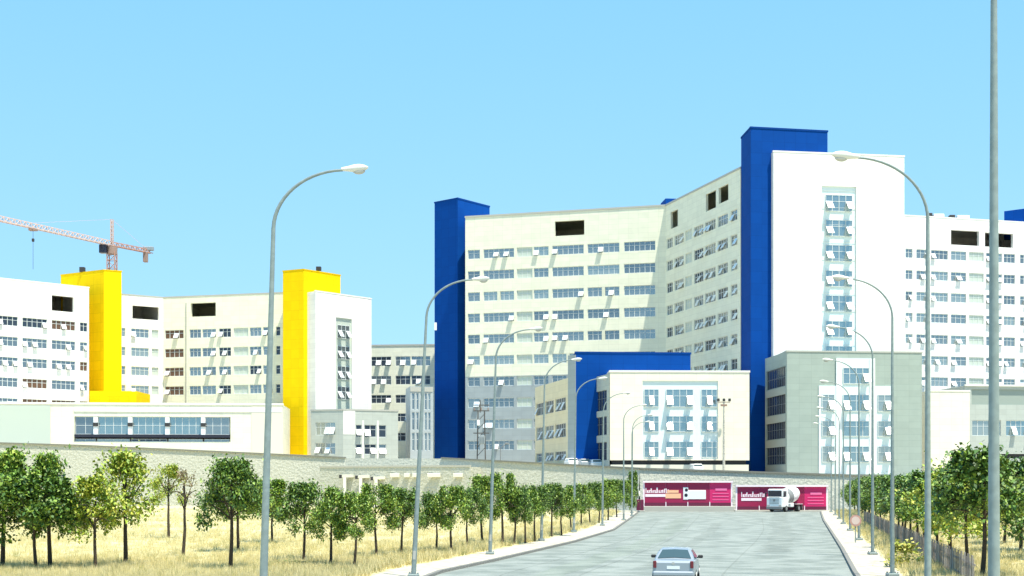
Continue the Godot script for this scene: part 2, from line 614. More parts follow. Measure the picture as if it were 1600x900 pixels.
func ground() -> void:
	var st := sts()
	quad(st, Vector3(-3000, -0.06, 600), Vector3(3000, -0.06, 600), Vector3(3000, -0.06, -5000), Vector3(-3000, -0.06, -5000), Vector3.UP)
	struct(st, "ground", M.soil)
	# carriageway between the kerbs, opening into the cross street at its far end
	st = sts()
	var ds := [-20.0, 0.0, 17.0, 34.0, 56.8, 66.0, 78.0, 87.0, 110.0, 140.0, 165.0, 182.0]
	for i in ds.size() - 1:
		var d0: float = ds[i]
		var d1: float = ds[i + 1]
		quad(st, Vector3(at_depth(kerb_l, d0) - 0.2, 0, -d0), Vector3(at_depth(kerb_r, d0) + 0.2, 0, -d0), Vector3(at_depth(kerb_r, d1) + 0.2, 0, -d1), Vector3(at_depth(kerb_l, d1) - 0.2, 0, -d1), Vector3.UP)
	quad(st, Vector3(17.8, 0, -182), Vector3(44.0, 0, -182), Vector3(49, 0, -193), Vector3(12.0, 0, -194.2), Vector3.UP)
	quad(st, Vector3(-60, 0, -197), Vector3(12.0, 0, -194.2), Vector3(49, 0, -193), Vector3(49, 0, -201), Vector3.UP)
	quad(st, Vector3(-60, 0, -197), Vector3(49, 0, -201), Vector3(49, 0, -202), Vector3(-60, 0, -203), Vector3.UP)
	quad(st, Vector3(49, 0, -193), Vector3(120, 0, -196), Vector3(120, 0, -202), Vector3(49, 0, -202), Vector3.UP)
	struct(st, "road", M.road)
	# tar seams and a resurfaced lane strip following the road
	for e in [[0.16, 0.04, 20.0, 140.0, 0.175], [0.34, 0.05, 40.0, 165.0, 0.18], [0.69, 0.04, 20.0, 150.0, 0.18], [0.46, 0.45, 60.0, 130.0, 0.19], [0.78, 0.9, 75.0, 181.0, 0.19], [0.27, 0.8, 48.0, 150.0, 0.24]]:
		st = sts()
		var d0: float = e[2]
		var k := 0
		while d0 < e[3]:
			var d1 := minf(d0 + 4.0, e[3])
			var q := []
			for dd in [d0, d1]:
				var xa := at_depth(kerb_l, dd)
				var xb := at_depth(kerb_r, dd)
				var xm := lerpf(xa, xb, e[0]) + 0.12 * sin(dd * 0.07 + e[0] * 9.0)
				var ww: float = e[1] * (1.0 + 0.35 * sin(dd * 0.9 + e[0] * 20.0))
				q.append([Vector3(xm - ww, 0.004, -dd), Vector3(xm + ww, 0.004, -dd)])
			quad(st, q[0][0], q[0][1], q[1][1], q[1][0], Vector3.UP)
			d0 = d1
			k += 1
		var rm: StandardMaterial3D = M.road.duplicate()
		rm.albedo_color = lin(e[4] / 0.21, e[4] / 0.21, e[4] / 0.212) if e[4] < 0.2 else Color(0.97, 0.98, 0.96)
		struct(st, "road_seam" if e[1] < 0.1 else "road_patch", rm)
	for e in [[kerb_l, -1.0, 2.3, 2.3], [kerb_r, 1.0, 1.9, 1.9]]:
		st = sts()
		strip(st, e[0], 0.0, 0.2, 0.135, e[1])
		skirt(st, e[0], 0.0, -0.05, 0.135, e[1])
		struct(st, "kerb", M.kerb)
		st = sts()
		strip(st, e[0], 0.2, e[2], 0.13, e[1])
		skirt(st, e[0], e[2], -0.05, 0.13, e[1])
		struct(st, "pavement", M.pave)
	# dry field on the left, uneven
	var nz := FastNoiseLite.new()
	nz.seed = 4
	nz.frequency = 0.05
	for sd in [-1, 1]:
		st = sts()
		var nd := 70
		var nx := 26
		var pts := []
		for i in nd + 1:
			var d: float = -20.0 + (210.0 if sd < 0 else 208.0) * i / nd
			var row := []
			var x0: float = (at_depth(kerb_l, d) - 1.6) if sd < 0 else (at_depth(kerb_r, d) + 1.5)
			var x1: float = -150.0 if sd < 0 else 190.0
			for k in nx + 1:
				var t := pow(float(k) / nx, 1.8)
				var x := lerpf(x0, x1, t)
				var far := clampf(absf(x - x0) / 8.0, 0, 1)
				row.append(Vector3(x, 0.07 + (0.05 + 0.22 * far) * (0.5 + 0.5 * nz.get_noise_2d(x, d)) + 0.1 * far, -d))
			pts.append(row)
		for i in nd:
			for k in nx:
				nquad(st, pts[i][k], pts[i][k + 1], pts[i + 1][k + 1], pts[i + 1][k], Vector3.UP)
		st.generate_normals()
		struct(st, "field", M.field)
	# far part of the left field up to the foot of the wall
	st = sts()
	quad(st, Vector3(-150, 0.12, -189), Vector3(10, 0.12, -189), Vector3(2, 0.12, -228), Vector3(-150, 0.12, -242), Vector3.UP)
	struct(st, "field", M.field)

# ------------------------------------------------------------------ blue hospital
func floors(first: int, last: int, h := 1.9) -> Array:
	var out := []
	for i in range(first, last + 1):
		out.append([51.4 - 4.37 * i - h / 2, 51.4 - 4.37 * i + h / 2])
	return out

func main_hospital() -> void:
	var T := thing("hospital_building", "tall white hospital block with blue end towers and rows of open windows", "building", Vector3(22.50, 6.49, -225.00))
	T.position = Vector3.ZERO
	var st := sts()
	# left wing
	var a := [Vector3(-9.64, 0, -264.00), Vector3(30.36, 0, -253.00)]
	var lc := [[0.55, 3.15, 0], [3.93, 10.43, 0], [11.01, 14.31, 1], [14.58, 17.68, 0], [18.46, 24.96, 0], [25.73, 32.23, 0], [33.15, 39.45, 0]]
	var vh := [18.99, 54.27, 25.07, 57.25] + [0.7]
	var grey_top := 26.24
	var up := floors(0, 5)
	var low := floors(6, 9)
	var hs := holes_of(lc, up)
	hs.append(vh)
	block(st, a[0], a[1], 18.0, grey_top, 59.1, hs)
	part(st, "wall", M.cream, T)
	st = sts()
	block(st, a[0], a[1], 17.9, 5.0, grey_top, holes_of(lc, low))
	part(st, "lower_wall", M.bluegrey, T)
	# split some wide bays with a wall-coloured pier
	split_bays(T, a[0], a[1], lc, up, 0.25, M.cream)
	split_bays(T, a[0], a[1], lc, low, 0.4, M.bluegrey)
	fill_windows(T, a[0], a[1], lc, up, 0.42, [M.glass_a, M.glass_a, M.glass_b, M.glass_c])
	fill_windows(T, a[0], a[1], lc, low, 0.25, [M.glass_a, M.glass_b])
	# receding middle wing
	var b := [Vector3(30.36, 0, -253.00), Vector3(39.81, 0, -223.00)]
	var mc := [[-2.00, 3.30, 2], [4.20, 8.30, 0], [9.13, 11.93, 1], [12.91, 16.81, 0], [17.52, 21.82, 0], [22.73, 26.63, 0], [27.84, 30.24, 0]]
	mc[0][0] = 0.6
	var v1 := [2.42, 54.04, 5.67, 57.30] + [0.45]
	var v2 := [17.92, 54.27, 21.96, 57.45] + [0.45]
	var v3 := [23.11, 54.60, 26.86, 57.48] + [0.45]
	hs = holes_of(mc, up + [low[0]])
	hs.append_array([v1, v2, v3])
	st = sts()
	block(st, b[0], b[1], 18.0, 20.0, 59.12, hs)
	part(st, "wall", M.cream, T)
	st = sts()
	block(st, b[0], b[1], 17.95, 5.0, 20.0)
	part(st, "lower_wall", M.bluegrey, T)
	fill_windows(T, b[0], b[1], mc, up + [low[0]], 0.75, [M.glass_b, M.glass_d, M.glass_a], 30.0)
	coping(T, [a[0], a[1], b[1]], 59.1, M.coping)
	# blue towers
	st = sts()
	tower(st, Vector3(-16.47, 0, -272.2), Vector3(-11.39, 0, -268), Vector3(-4.83, 0, -276), 5.0, 63.9)
	part(st, "blue_tower", M.blue, T)
	coping(T, [Vector3(-16.47, 0, -272.2), Vector3(-11.39, 0, -268), Vector3(-4.83, 0, -276)], 63.9, M.blue, 0.3, 0.08, 0.4)
	st = sts()
	box(st, Vector3(-16.11, 37.33, -269.6), Vector3(0.5, 1.6, 0.3))
	part(st, "wall_lamp", M.white_frame, T)
	var s1 := Vector3(39.83, 0, -222.5)
	var s2 := Vector3(40.28, 0, -216)
	var s3 := Vector3(53.84, 0, -218.4)
	st = sts()
	tower(st, s1, s2, s3, 4.0, 64.2)
	part(st, "blue_tower", M.blue, T)
	coping(T, [s1, s2, s3], 64.2, M.blue, 0.3, 0.08, 0.4)
	# white stair block in front of the right tower
	var w := [Vector3(44.04, 0, -215.60), Vector3(67.09, 0, -218.90)]
	var uw0 := 8.52
	var uw1 := 14.67
	var g0 := 9.25
	var g1 := 14.04
	var rows := [[50.39, 53.21], [46.15, 48.97], [41.91, 44.74], [37.57, 40.39], [33.33, 36.16], [28.99, 31.81], [24.75, 27.58]]
	var big := [[uw0, 20.0, uw1, 54.62, 0.3]]
	st = sts()
	block(st, w[0], w[1], 14.0, 3.0, 60.1, big)
	part(st, "wall", M.white, T)
	coping(T, [w[0], w[1]], 60.1, M.white_coping, 0.25, 0.06, 0.4)
	panel(T, "spandrel_panel", w[0], w[1], uw0, uw1, 20.0, 54.62, -0.3, M.curtain_panel, 0.1)
	for r in rows:
		window(T, w[0], w[1], g0, r[0], snappedf(g1 - g0, 0.1), snappedf(r[1] - r[0], 0.1), M.glass_sky, [[0, 38.0], [3, 38.0]], 4, 0.6, 0.2)
	st = sts()
	for i in 12:
		var yy := 22.0 + i * 2.9
		bar(st, w[0] + basis_of(w[0], w[1]).z * -0.2 + basis_of(w[0], w[1]).x * uw0 + Vector3(0, yy, 0), w[0] + basis_of(w[0], w[1]).z * -0.2 + basis_of(w[0], w[1]).x * uw1 + Vector3(0, yy, 0), 0.05, 0.05)
	part(st, "glazing_bar", M.frame, T)
	# right wing
	var c := [Vector3(79.16, 0, -261.70), Vector3(115.17, 0, -271.00)]
	var rc := [[1.47, 3.07, 0], [3.97, 7.07, 0], [7.38, 11.28, 0], [12.01, 15.61, 0], [16.23, 19.73, 1], [20.32, 21.82, 0], [22.61, 24.11, 0], [24.53, 27.23, 0], [28.46, 30.36, 0], [31.10, 34.10, 0]]
	var r1 := [12.01, 53.66, 18.65, 56.71] + [0.7]
	var r2 := [20.02, 53.64, 26.76, 56.57] + [0.7]
	hs = holes_of(rc, floors(0, 7))
	hs.append_array([r1, r2])
	st = sts()
	block(st, c[0], c[1], 18.0, 4.0, 59.1, hs)
	part(st, "wall", M.white, T)
	coping(T, [c[0], c[1]], 59.1, M.white_coping, 0.25, 0.06, 0.4)
	fill_windows(T, c[0], c[1], rc, floors(0, 7), 0.6, [M.glass_a, M.glass_c, M.glass_b])
	# blue plant rooms showing over the roof line
	st = sts()
	var q := Vector3(33.00, 0, -275)
	block(st, q, q + Vector3(4.2, 0, -0.4), 5.0, 59.0, 65.50)
	part(st, "plant_room", M.blue, T)
	st = sts()
	var k0 := Vector3(107.66, 0, -280)
	tower(st, k0, k0 + Vector3(5.6, 0, 4.5), k0 + Vector3(16, 0, 1.5), 57.6, 63.82)
	part(st, "plant_room", M.blue, T)
	# roof gear beside the stair block
	for e in [[85.36, 1, 0, 1.0, 1.0], [87.37, 1, 0, 1.7, 1.0], [89.24, 0, 0, 1.5, 2.2], [92.06, 1, 0, 1.3, 1.1], [94.34, 0, 0, 1.2, 2.6]]:
		st = sts()
		cbox(st, Vector3(e[0], 59.1 + e[3] * 0.5, -268), Vector3(e[4], e[3], 1.2), 0.08)
		part(st, "roof_unit", M.dark if e[1] == 1 else M.white_frame, T)
	st = sts()
	var ap := Vector3(57.72, 60.1, -222)
	for k in [-1, 1]:
		bar(st, ap + Vector3(k * 0.9, 0, 0), ap + Vector3(0, 1.2, 0), 0.14, 0.14)
	bar(st, ap + Vector3(-1.5, 0.2, 0), ap + Vector3(1.5, 0.2, 0), 0.1, 0.1)
	part(st, "roof_frame", M.coping, T)

func split_bays(parent: Node, a: Vector3, b: Vector3, cols: Array, rows: Array, chance: float, m: Material) -> void:
	for r in rows:
		for c in cols:
			if c[1] - c[0] > 5.0 and rng.randf() < chance:
				var mid: float = (c[0] + c[1]) / 2
				panel(parent, "pier", a, b, mid - 0.32, mid + 0.32, r[0] - 0.02, r[1] + 0.02, -0.004, m, 0.3)

# ------------------------------------------------------------------ cream annex with the blue fin
func cream_annex() -> void:
	var T := thing("annex_building", "cream three-storey annex with blue fin wall, in front of the white hospital", "building")
	var a := [Vector3(15.76, 0, -206.00), Vector3(38.32, 0, -206.60)]
	var top := 22.16
	var p0 := 5.27
	var p1 := 17.49
	var pt := 20.71
	var pb := 8.13
	var st := sts()
	block(st, a[0], a[1], 16.0, 7.9, top, [[p0, pb, p1, pt, 0.25]])
	part(st, "wall", M.warm, T)
	coping(T, [a[0] + Vector3(0, 0, -15), a[0], a[1]], top, M.white_coping, 0.3, 0.1, 0.5)
	st = sts()
	block(st, a[0] + Vector3(0.3, 0, -0.5), a[1] + Vector3(-0.5, 0, -0.5), 14.0, 3.0, 7.9)
	part(st, "plinth", M.dark, T)
	panel(T, "base_wall", a[0], a[1], 0.1, 22.47, 4.0, 7.2, -0.1, M.white_concrete, 0.3)
	panel(T, "curtain_wall", a[0], a[1], p0, p1, pb, pt, -0.22, M.curtain_panel, 0.1)
	var cc := [[5.53, 8.03, 0], [9.10, 13.60, 0], [14.79, 17.49, 0]]
	var ry := [[16.48, 19.37], [12.46, 15.09], [8.34, 10.91]]
	for r in ry:
		for i in 3:
			var c: Array = cc[i]
			var w := snappedf(c[1] - c[0], 0.1) - 0.1
			var sl := [[0, 36.0], [3, 36.0]] if i == 1 else [[1, 36.0]]
			if rng.randf() < 0.15:
				sl = []
			window(T, a[0], a[1], c[0], r[0], w, snappedf(r[1] - r[0], 0.1), M.glass_sky, sl, 4 if i == 1 else 3, 0.62, 0.14)
	# narrow left side with three dark windows
	var side := [a[0] + Vector3(-2.2, 0, -8.0), a[0] + Vector3(-0.05, 0, -0.1)]
	st = sts()
	var shs := []
	for r in ry:
		shs.append([1.2, r[0] - 0.4, 6.8, r[1], 0.3])
	wall_face(st, side[0], side[1], 5.0, top - 0.3, shs)
	part(st, "side_wall", M.palegrey, T)
	for h in shs:
		window(T, side[0], side[1], h[0], h[1], 5.6, snappedf(h[3] - h[1], 0.1), M.glass_d, [], 4, 0.6, 0.2, M.dark_frame)
	# blue fin behind it
	var f := [Vector3(10.49, 0, -212.00), Vector3(29.78, 0, -213.50)]
	st = sts()
	block(st, f[0], f[1], 8.0, 5.0, 25.81)
	part(st, "blue_wall", M.blue, T)
	coping(T, [f[0], f[1]], 25.81, M.blue, 0.3, 0.08, 0.4)
	# beige wing running back from the fin
	var g := [Vector3(4.25, 0, -236.00), Vector3(9.62, 0, -213.80)]
	var gt := 21.89
	var gc := [[0.93, 5.93, 0], [7.25, 12.85, 0], [13.87, 20.57, 0]]
	var gr := [[21.23, 24.03], [16.60, 18.86], [12.08, 14.45], [8.10, 9.71]]
	gr.remove_at(0)
	st = sts()
	block(st, g[0], g[1], 12.0, 5.0, gt, holes_of(gc, gr))
	part(st, "wall", M.beige, T)
	fill_windows(T, g[0], g[1], gc, gr, 0.6, [M.glass_d, M.glass_b], 28.0)
	st = sts()
	block(st, g[1] + Vector3(-0.3, 0, 0.5), f[0] + Vector3(0.02, 0, 0.05), 6.0, 5.0, 25.49)
	part(st, "end_wall", M.bluegrey, T)

# ------------------------------------------------------------------ grey-green annex
func grey_annex() -> void:
	var T := thing("annex_building", "grey-green clad annex with stepped white window panels, right of the cream annex", "building")
	var a := [Vector3(43.59, 0, -203.00), Vector3(65.65, 0, -205.00)]
	var top := 25.11
	var lo0 := 5.16
	var lo1 := 17.12
	var hi0 := 7.98
	var hi1 := 14.33
	var ylo := 5.63
	var ymid := 19.71
	var yhi := 24.09
	var st := sts()
	var ry := [[20.01, 22.66], [15.63, 18.33], [11.65, 14.15], [7.52, 10.07]]
	var shs := []
	for r in ry:
		shs.append([0.8, r[0] - 0.3, 11.3, r[1] + 0.2, 0.25])
	block(st, a[0], a[1], 12.0, 3.0, top, [], shs)
	part(st, "wall", M.greygreen, T)
	coping(T, [a[0] + Vector3(0, 0, -8), a[0], a[1]], top, M.coping, 0.25, 0.08, 0.4)
	panel(T, "white_panel", a[0], a[1], lo0, lo1, ylo, ymid, 0.14, M.curtain_panel, 0.12)
	panel(T, "white_panel", a[0], a[1], hi0, hi1, ymid, yhi, 0.14, M.curtain_panel, 0.12)
	for u in [hi0, hi1 - 0.9]:
		panel(T, "white_mullion", a[0], a[1], u, u + 0.9, ylo, yhi, 0.26, M.white_frame, 0.12)
	var cc := [[5.57, 7.77, 0], [9.03, 13.43, 0], [14.70, 17.10, 0]]
	for j in 4:
		for i in 3:
			if j == 0 and i != 1:
				continue
			var c: Array = cc[i]
			var w := snappedf(c[1] - c[0], 0.1) - 0.1
			var sl := [[0, 34.0], [3, 36.0]] if i == 1 else [[1, 36.0]]
			if j == 2 and i == 1:
				sl = []
			if j == 0:
				sl = [[3, 36.0]]
			window(T, a[0], a[1], c[0] + 0.05, ry[j][0], w, snappedf(ry[j][1] - ry[j][0], 0.1), M.glass_c if i != 1 else M.glass_sky, sl, 4 if i == 1 else 2, 0.62, -0.22)
	# glazed left flank with pale floor bands
	var back: Vector3 = a[0] - basis_of(a[0], a[1]).z * 12.0
	for h in shs:
		window(T, back, a[0], h[0], h[1], 10.5, snappedf(h[3] - h[1], 0.1), M.glass_d, [], 8, 0.5, 0.2, M.dark_frame)
		panel(T, "floor_band", back, a[0], 0.4, 11.6, h[1] - 1.3, h[1] - 0.15, 0.06, M.palegrey, 0.1)

# ------------------------------------------------------------------ small buildings on the right
func right_buildings() -> void:
	var T := thing("cream_building", "windowless cream box building right of the grey-green annex", "building")
	var a := [Vector3(69.55, 0, -214.00), Vector3(76.72, 0, -214.60)]
	var st := sts()
	block(st, a[0], a[1], 12.0, 3.0, 19.65)
	part(st, "wall", M.warm, T)
	coping(T, [a[0], a[1]], 19.65, M.white_coping, 0.25, 0.08, 0.4)
	T = thing("service_building", "low pale service building with blue glazed strip at the right edge", "building")
	var b := [Vector3(84.25, 0, -238.00), Vector3(102.00, 0, -240.00)]
	var bc := [[1.37, 4.77, 0], [5.50, 7.00, 0], [8.01, 13.01, 0], [13.56, 16.56, 0]]
	var br := [[13.10, 15.97]]
	var hs := holes_of(bc, br)
	hs.append([1.25, 18.90, 16.59, 21.76] + [0.3])
	hs.append([1.25, 8.90, 16.59, 9.73] + [0.5])
	st = sts()
	block(st, b[0], b[1], 16.0, 4.0, 22.40, hs)
	part(st, "wall", M.palegrey, T)
	fill_windows(T, b[0], b[1], bc, br, 0.4, [M.glass_c, M.glass_sky])
	var h: Array = hs[-2]
	panel(T, "grey_band", b[0], b[1], h[0], h[2], h[1], h[3], -0.25, M.greygreen, 0.1)
	h = hs[-1]
	panel(T, "dark_band", b[0], b[1], h[0], h[2], h[1], h[3], -0.45, M.dark, 0.1)
	coping(T, [b[0], b[1]], 22.40, M.white_coping, 0.3, 0.3, 0.6)

# ------------------------------------------------------------------ yellow hospital
func yfloors(first: int, last: int) -> Array:
	var out := []
	for i in range(first, last + 1):
		out.append([36.4 - 4.05 * i - 0.95, 36.4 - 4.05 * i + 0.95])
	return out

func yellow_hospital() -> void:
	var T := thing("hospital_building", "white hospital block with yellow end towers on the left", "building")
	var a := [Vector3(-106.30, 0, -247.20), Vector3(-87.25, 0, -264.00)]
	var ac := [[0.96, 4.86, 0], [5.83, 10.83, 0], [11.71, 16.71, 0], [17.64, 22.54, 0], [23.50, 25.10, 0]]
	var v := [17.64, 39.24, 22.15, 42.34] + [0.7]
	var hs := holes_of(ac, yfloors(0, 4))
	hs.append(v)
	var st := sts()
	block(st, a[0], a[1], 18.0, 8.0, 44.6, hs)
	part(st, "wall", M.white, T)
	split_bays(T, a[0], a[1], ac, yfloors(0, 4), 0.4, M.white)
	fill_windows(T, a[0], a[1], ac, yfloors(0, 4), 0.7, [M.glass_b, M.glass_d, M.glass_brown], 32.0)
	coping(T, [a[0], a[1]], 44.6, M.white_coping, 0.25, 0.06, 0.4)
	# tower beside it
	var t1 := Vector3(-96.76, 0, -274.5)
	var t2 := Vector3(-85.49, 0, -268)
	var t3 := Vector3(-82.23, 0, -269.6)
	st = sts()
	tower(st, t1, t2, t3, 8.0, 48.9)
	part(st, "yellow_tower", M.yellow, T)
	coping(T, [t1, t2, t3], 48.9, M.yellow, 0.25, 0.06, 0.4)
	st = sts()
	box(st, Vector3(-91.12, 49.6, -271.5), Vector3(1.0, 1.0, 1.0))
	part(st, "roof_unit", M.dark, T)
	st = sts()
	block(st, Vector3(-86.46, 0, -262), Vector3(-76.90, 0, -262), 10.0, 8.0, 23.16)
	part(st, "yellow_base", M.yellow, T)
	# short wing A, then wing B
	var b := [Vector3(-83.35, 0, -271.50), Vector3(-75.37, 0, -276.60)]
	var bc := [[0.34, 1.34, 0], [2.57, 6.37, 0], [6.96, 8.46, 1]]
	var v2 := [2.84, 39.46, 8.49, 42.26] + [0.7]
	hs = holes_of(bc, yfloors(0, 4))
	hs.append(v2)
	st = sts()
	block(st, b[0], b[1], 16.0, 8.0, 44.4, hs)
	part(st, "wall", M.white, T)
	fill_windows(T, b[0], b[1], bc, yfloors(0, 4), 0.2, [M.glass_a, M.glass_c])
	var c := [Vector3(-75.37, 0, -276.60), Vector3(-47.70, 0, -269.50)]
	var cc := [[-0.15, 4.85, 3], [6.26, 8.96, 0], [9.29, 12.49, 0], [13.20, 16.00, 0], [16.63, 20.03, 1], [20.35, 23.05, 0], [23.44, 25.54, 0], [26.38, 27.38, 0]]
	cc[0][0] = 0.4
	var v3 := [6.56, 40.06, 12.45, 42.95] + [0.7]
	hs = holes_of(cc, yfloors(0, 4))
	hs.append(v3)
	st = sts()
	block(st, c[0], c[1], 16.0, 8.0, 44.42, hs)
	part(st, "wall", M.cream, T)
	fill_windows(T, c[0], c[1], cc, yfloors(0, 4), 0.5, [M.glass_b, M.glass_a, M.glass_d])
	coping(T, [b[0], b[1], c[1]], 44.42, M.coping, 0.25, 0.06, 0.4)
	st = sts()
	var B := basis_of(c[0], c[1])
	tube(st, [c[0] + B.x * 5.50 + B.z * 0.12 + Vector3(0, 8, 0), c[0] + B.x * 5.50 + B.z * 0.12 + Vector3(0, 43, 0)], [0.1, 0.1], 6)
	part(st, "downpipe", M.coping, T)
	# right tower and its white stair block
	var r1 := Vector3(-47.58, 0, -265.8)
	var r2 := Vector3(-42.97, 0, -263.6)
	var r3 := Vector3(-36.31, 0, -271)
	st = sts()
	tower(st, r1, r2, r3, 8.0, 48.3)
	part(st, "yellow_tower", M.yellow, T)
	coping(T, [r1, r2, r3], 48.3, M.yellow, 0.25, 0.06, 0.4)
	st = sts()
	box(st, Vector3(-40.47, 49.2, -268), Vector3(1.0, 0.8, 1.0))
	part(st, "roof_unit", M.dark, T)
	var w := [Vector3(-40.29, 0, -262.50), Vector3(-30.02, 0, -273.50)]
	var w0 := 5.36
	var w1 := 9.67
	var wt := 38.86
	st = sts()
	block(st, w[0], w[1], 12.0, 8.0, 43.7, [[w0, 18.0, w1, wt, 0.3]])
	part(st, "wall", M.white, T)
	coping(T, [w[0], w[1]], 43.7, M.white_coping, 0.25, 0.06, 0.4)
	panel(T, "spandrel_panel", w[0], w[1], w0, w1, 18.0, wt, -0.3, M.pale_panel, 0.1)
	for r in [[34.58, 37.39], [30.29, 32.97], [26.00, 28.82], [21.85, 24.53]]:
		window(T, w[0], w[1], w0 + 0.5, r[0], snappedf(w1 - w0 - 1.0, 0.1), snappedf(r[1] - r[0], 0.1), M.glass_b, [[0, 36.0], [2, 36.0]], 3, 0.6, 0.2)

# ------------------------------------------------------------------ buildings between the two hospitals
func middle_buildings() -> void:
	var T := thing("white_building", "pale far building with dark window strips, between the yellow and blue towers", "building")
	var a := [Vector3(-34.92, 0, -291.00), Vector3(-15.89, 0, -289.00)]
	var ac := [[0.89, 2.39, 0], [2.96, 7.56, 0], [8.57, 11.97, 0], [12.24, 16.54, 0]]
	var ar := [[30.89, 33.07], [26.68, 28.71], [22.47, 24.36], [18.27, 20.15], [13.91, 15.80]]
	var hs := holes_of(ac, ar)
	var st := sts()
	block(st, a[0], a[1], 16.0, 6.0, 35.52, hs)
	part(st, "wall", M.cream, T)
	fill_windows(T, a[0], a[1], ac, ar, 0.45, [M.glass_d, M.glass_d, M.glass_b], 34.0)
	coping(T, [a[0], a[1]], 35.52, M.coping, 0.35, 0.12, 0.5)
	T = thing("grey_building", "low grey-green building with white corner, beside the yellow tower foot", "building")
	var b := [Vector3(-40.35, 0, -257.00), Vector3(-33.66, 0, -255.00)]
	var c := [Vector3(-33.66, 0, -255.00), Vector3(-23.05, 0, -259.00)]
	var top := 18.88
	var bc := [[0.98, 5.28, 0]]
	var br := [[13.89, 16.45], [10.04, 12.35]]
	st = sts()
	block(st, b[0], b[1], 10.0, 5.0, top, holes_of(bc, br))
	part(st, "wall", M.palegrey, T)
	fill_windows(T, b[0], b[1], bc, br, 1.0, [M.glass_c, M.glass_a])
	var cc := [[2.61, 3.81, 0], [4.37, 6.77, 0], [7.34, 8.84, 0]]
	var cr := [[13.54, 15.98], [10.07, 12.12]]
	st = sts()
	block(st, c[0], c[1], 10.0, 5.0, top - 0.02, holes_of(cc, cr))
	part(st, "wall", M.palegrey, T)
	fill_windows(T, c[0], c[1], cc, cr, 0.8, [M.glass_b, M.glass_d])
	panel(T, "white_corner", c[0], c[1], 0.02, 2.47, 13.99, top - 0.05, 0.05, M.white, 0.2)
	panel(T, "white_panel", c[0], c[1], 3.92, 4.24, 7.0, top - 2.0, 0.05, M.white, 0.2)
	panel(T, "white_panel", c[0], c[1], 6.95, 7.28, 7.0, top - 2.0, 0.05, M.white, 0.2)
	coping(T, [b[0], b[1], c[1]], top, M.coping, 0.3, 0.1, 0.5)
	T = thing("stair_block", "narrow grey glazed stair block against the blue tower's left side", "building")
	var d := [Vector3(-20.83, 0, -262.00), Vector3(-16.17, 0, -263.00)]
	var dc := [[0.33, 0.93, 0], [1.25, 1.75, 0], [2.11, 2.61, 0], [2.97, 3.47, 0], [3.70, 4.20, 0]]
	var dr := [[19.39, 22.80], [15.19, 18.86], [10.99, 14.66]]
	st = sts()
	block(st, d[0], d[1], 7.0, 5.0, 24.11, holes_of(dc, dr))
	part(st, "wall", M.stairgrey, T)
	fill_windows(T, d[0], d[1], dc, dr, 0.0, [M.glass_a, M.glass_b])
	panel(T, "dark_fascia", d[0], d[1], 0.0, 4.63, 23.06, 23.98, 0.1, M.coping, 0.1)

# ------------------------------------------------------------------ long low entrance building
func podium() -> void:
	var T := thing("entrance_building", "long low cream building with blue curtain glazing, below the yellow hospital", "building")
	var a := [Vector3(-108.14, 0, -243.00), Vector3(-83.91, 0, -245.00)]
	var b := [Vector3(-83.91, 0, -245.00), Vector3(-44.39, 0, -248.00)]
	var top := 19.41
	var st := sts()
	block(st, a[0], a[1], 14.0, 5.0, top)
	part(st, "wall", M.warm, T)
	panel(T, "grey_panel", a[0], a[1], 2.0, 20.01, 8.0, top - 0.3, 0.1, M.palegrey_warm if M.has("palegrey_warm") else M.pale_panel, 0.2)
	var g0 := -0.05 + 0.2
	var g1 := 29.60
	var y0 := 12.27
	var y1 := 17.07
	st = sts()
	block(st, b[0], b[1], 14.0, 5.0, top + 0.02, [[g0, y0, g1, y1, 0.5]])
	part(st, "wall", M.cream, T)
	panel(T, "light_panel", b[0], b[1], 33.63, 39.51, 6.0, top - 0.3, 0.1, M.warm, 0.2)
	panel(T, "fascia", b[0], b[1], 0.1, 39.39, top - 1.4, top - 0.6, 0.15, M.white_frame, 0.3)
	var edges := [0.12, 4.2, 10.69, 17.7, 24.49, 29.48]
	edges[0] = g0
	edges[5] = g1
	var band := 13.50
	for i in 5:
		var w := snappedf(edges[i + 1] - edges[i] - 0.3, 0.1)
		window(T, b[0], b[1], edges[i] + 0.1, band + 0.15, w, snappedf(y1 - band - 0.2, 0.1), [M.glass_b, M.glass_sky, M.glass_sky, M.glass_sky, M.glass_a][i], [], maxi(2, int(w / 1.3)), 0.5, 0.4)
		window(T, b[0], b[1], edges[i] + 0.1, y0 + 0.02, w, snappedf(band - y0 - 0.7, 0.1), [M.glass_b, M.glass_c, M.glass_d, M.glass_c, M.glass_a][i], [], maxi(2, int(w / 1.3)), 0.0, 0.4)
		if i > 0:
			var br := panel(T, "bracket", b[0], b[1], edges[i] - 0.45, edges[i] + 0.35, band + 0.1, y1 - 0.1, 0.2, M.white_frame, 0.6)
			panel(br, "bracket_cap", b[0], b[1], edges[i] - 0.5, edges[i] + 0.45, y1 - 1.9, y1 - 1.2, 0.35, M.dark, 0.2)
	panel(T, "canopy_band", b[0], b[1], g0 + 0.05, g1 - 0.05, band - 0.45, band + 0.08, 0.3, M.truck_dark, 0.8)
	coping(T, [a[0], a[1], b[1]], top + 0.05, M.white_coping, 0.35, 0.15, 0.6)

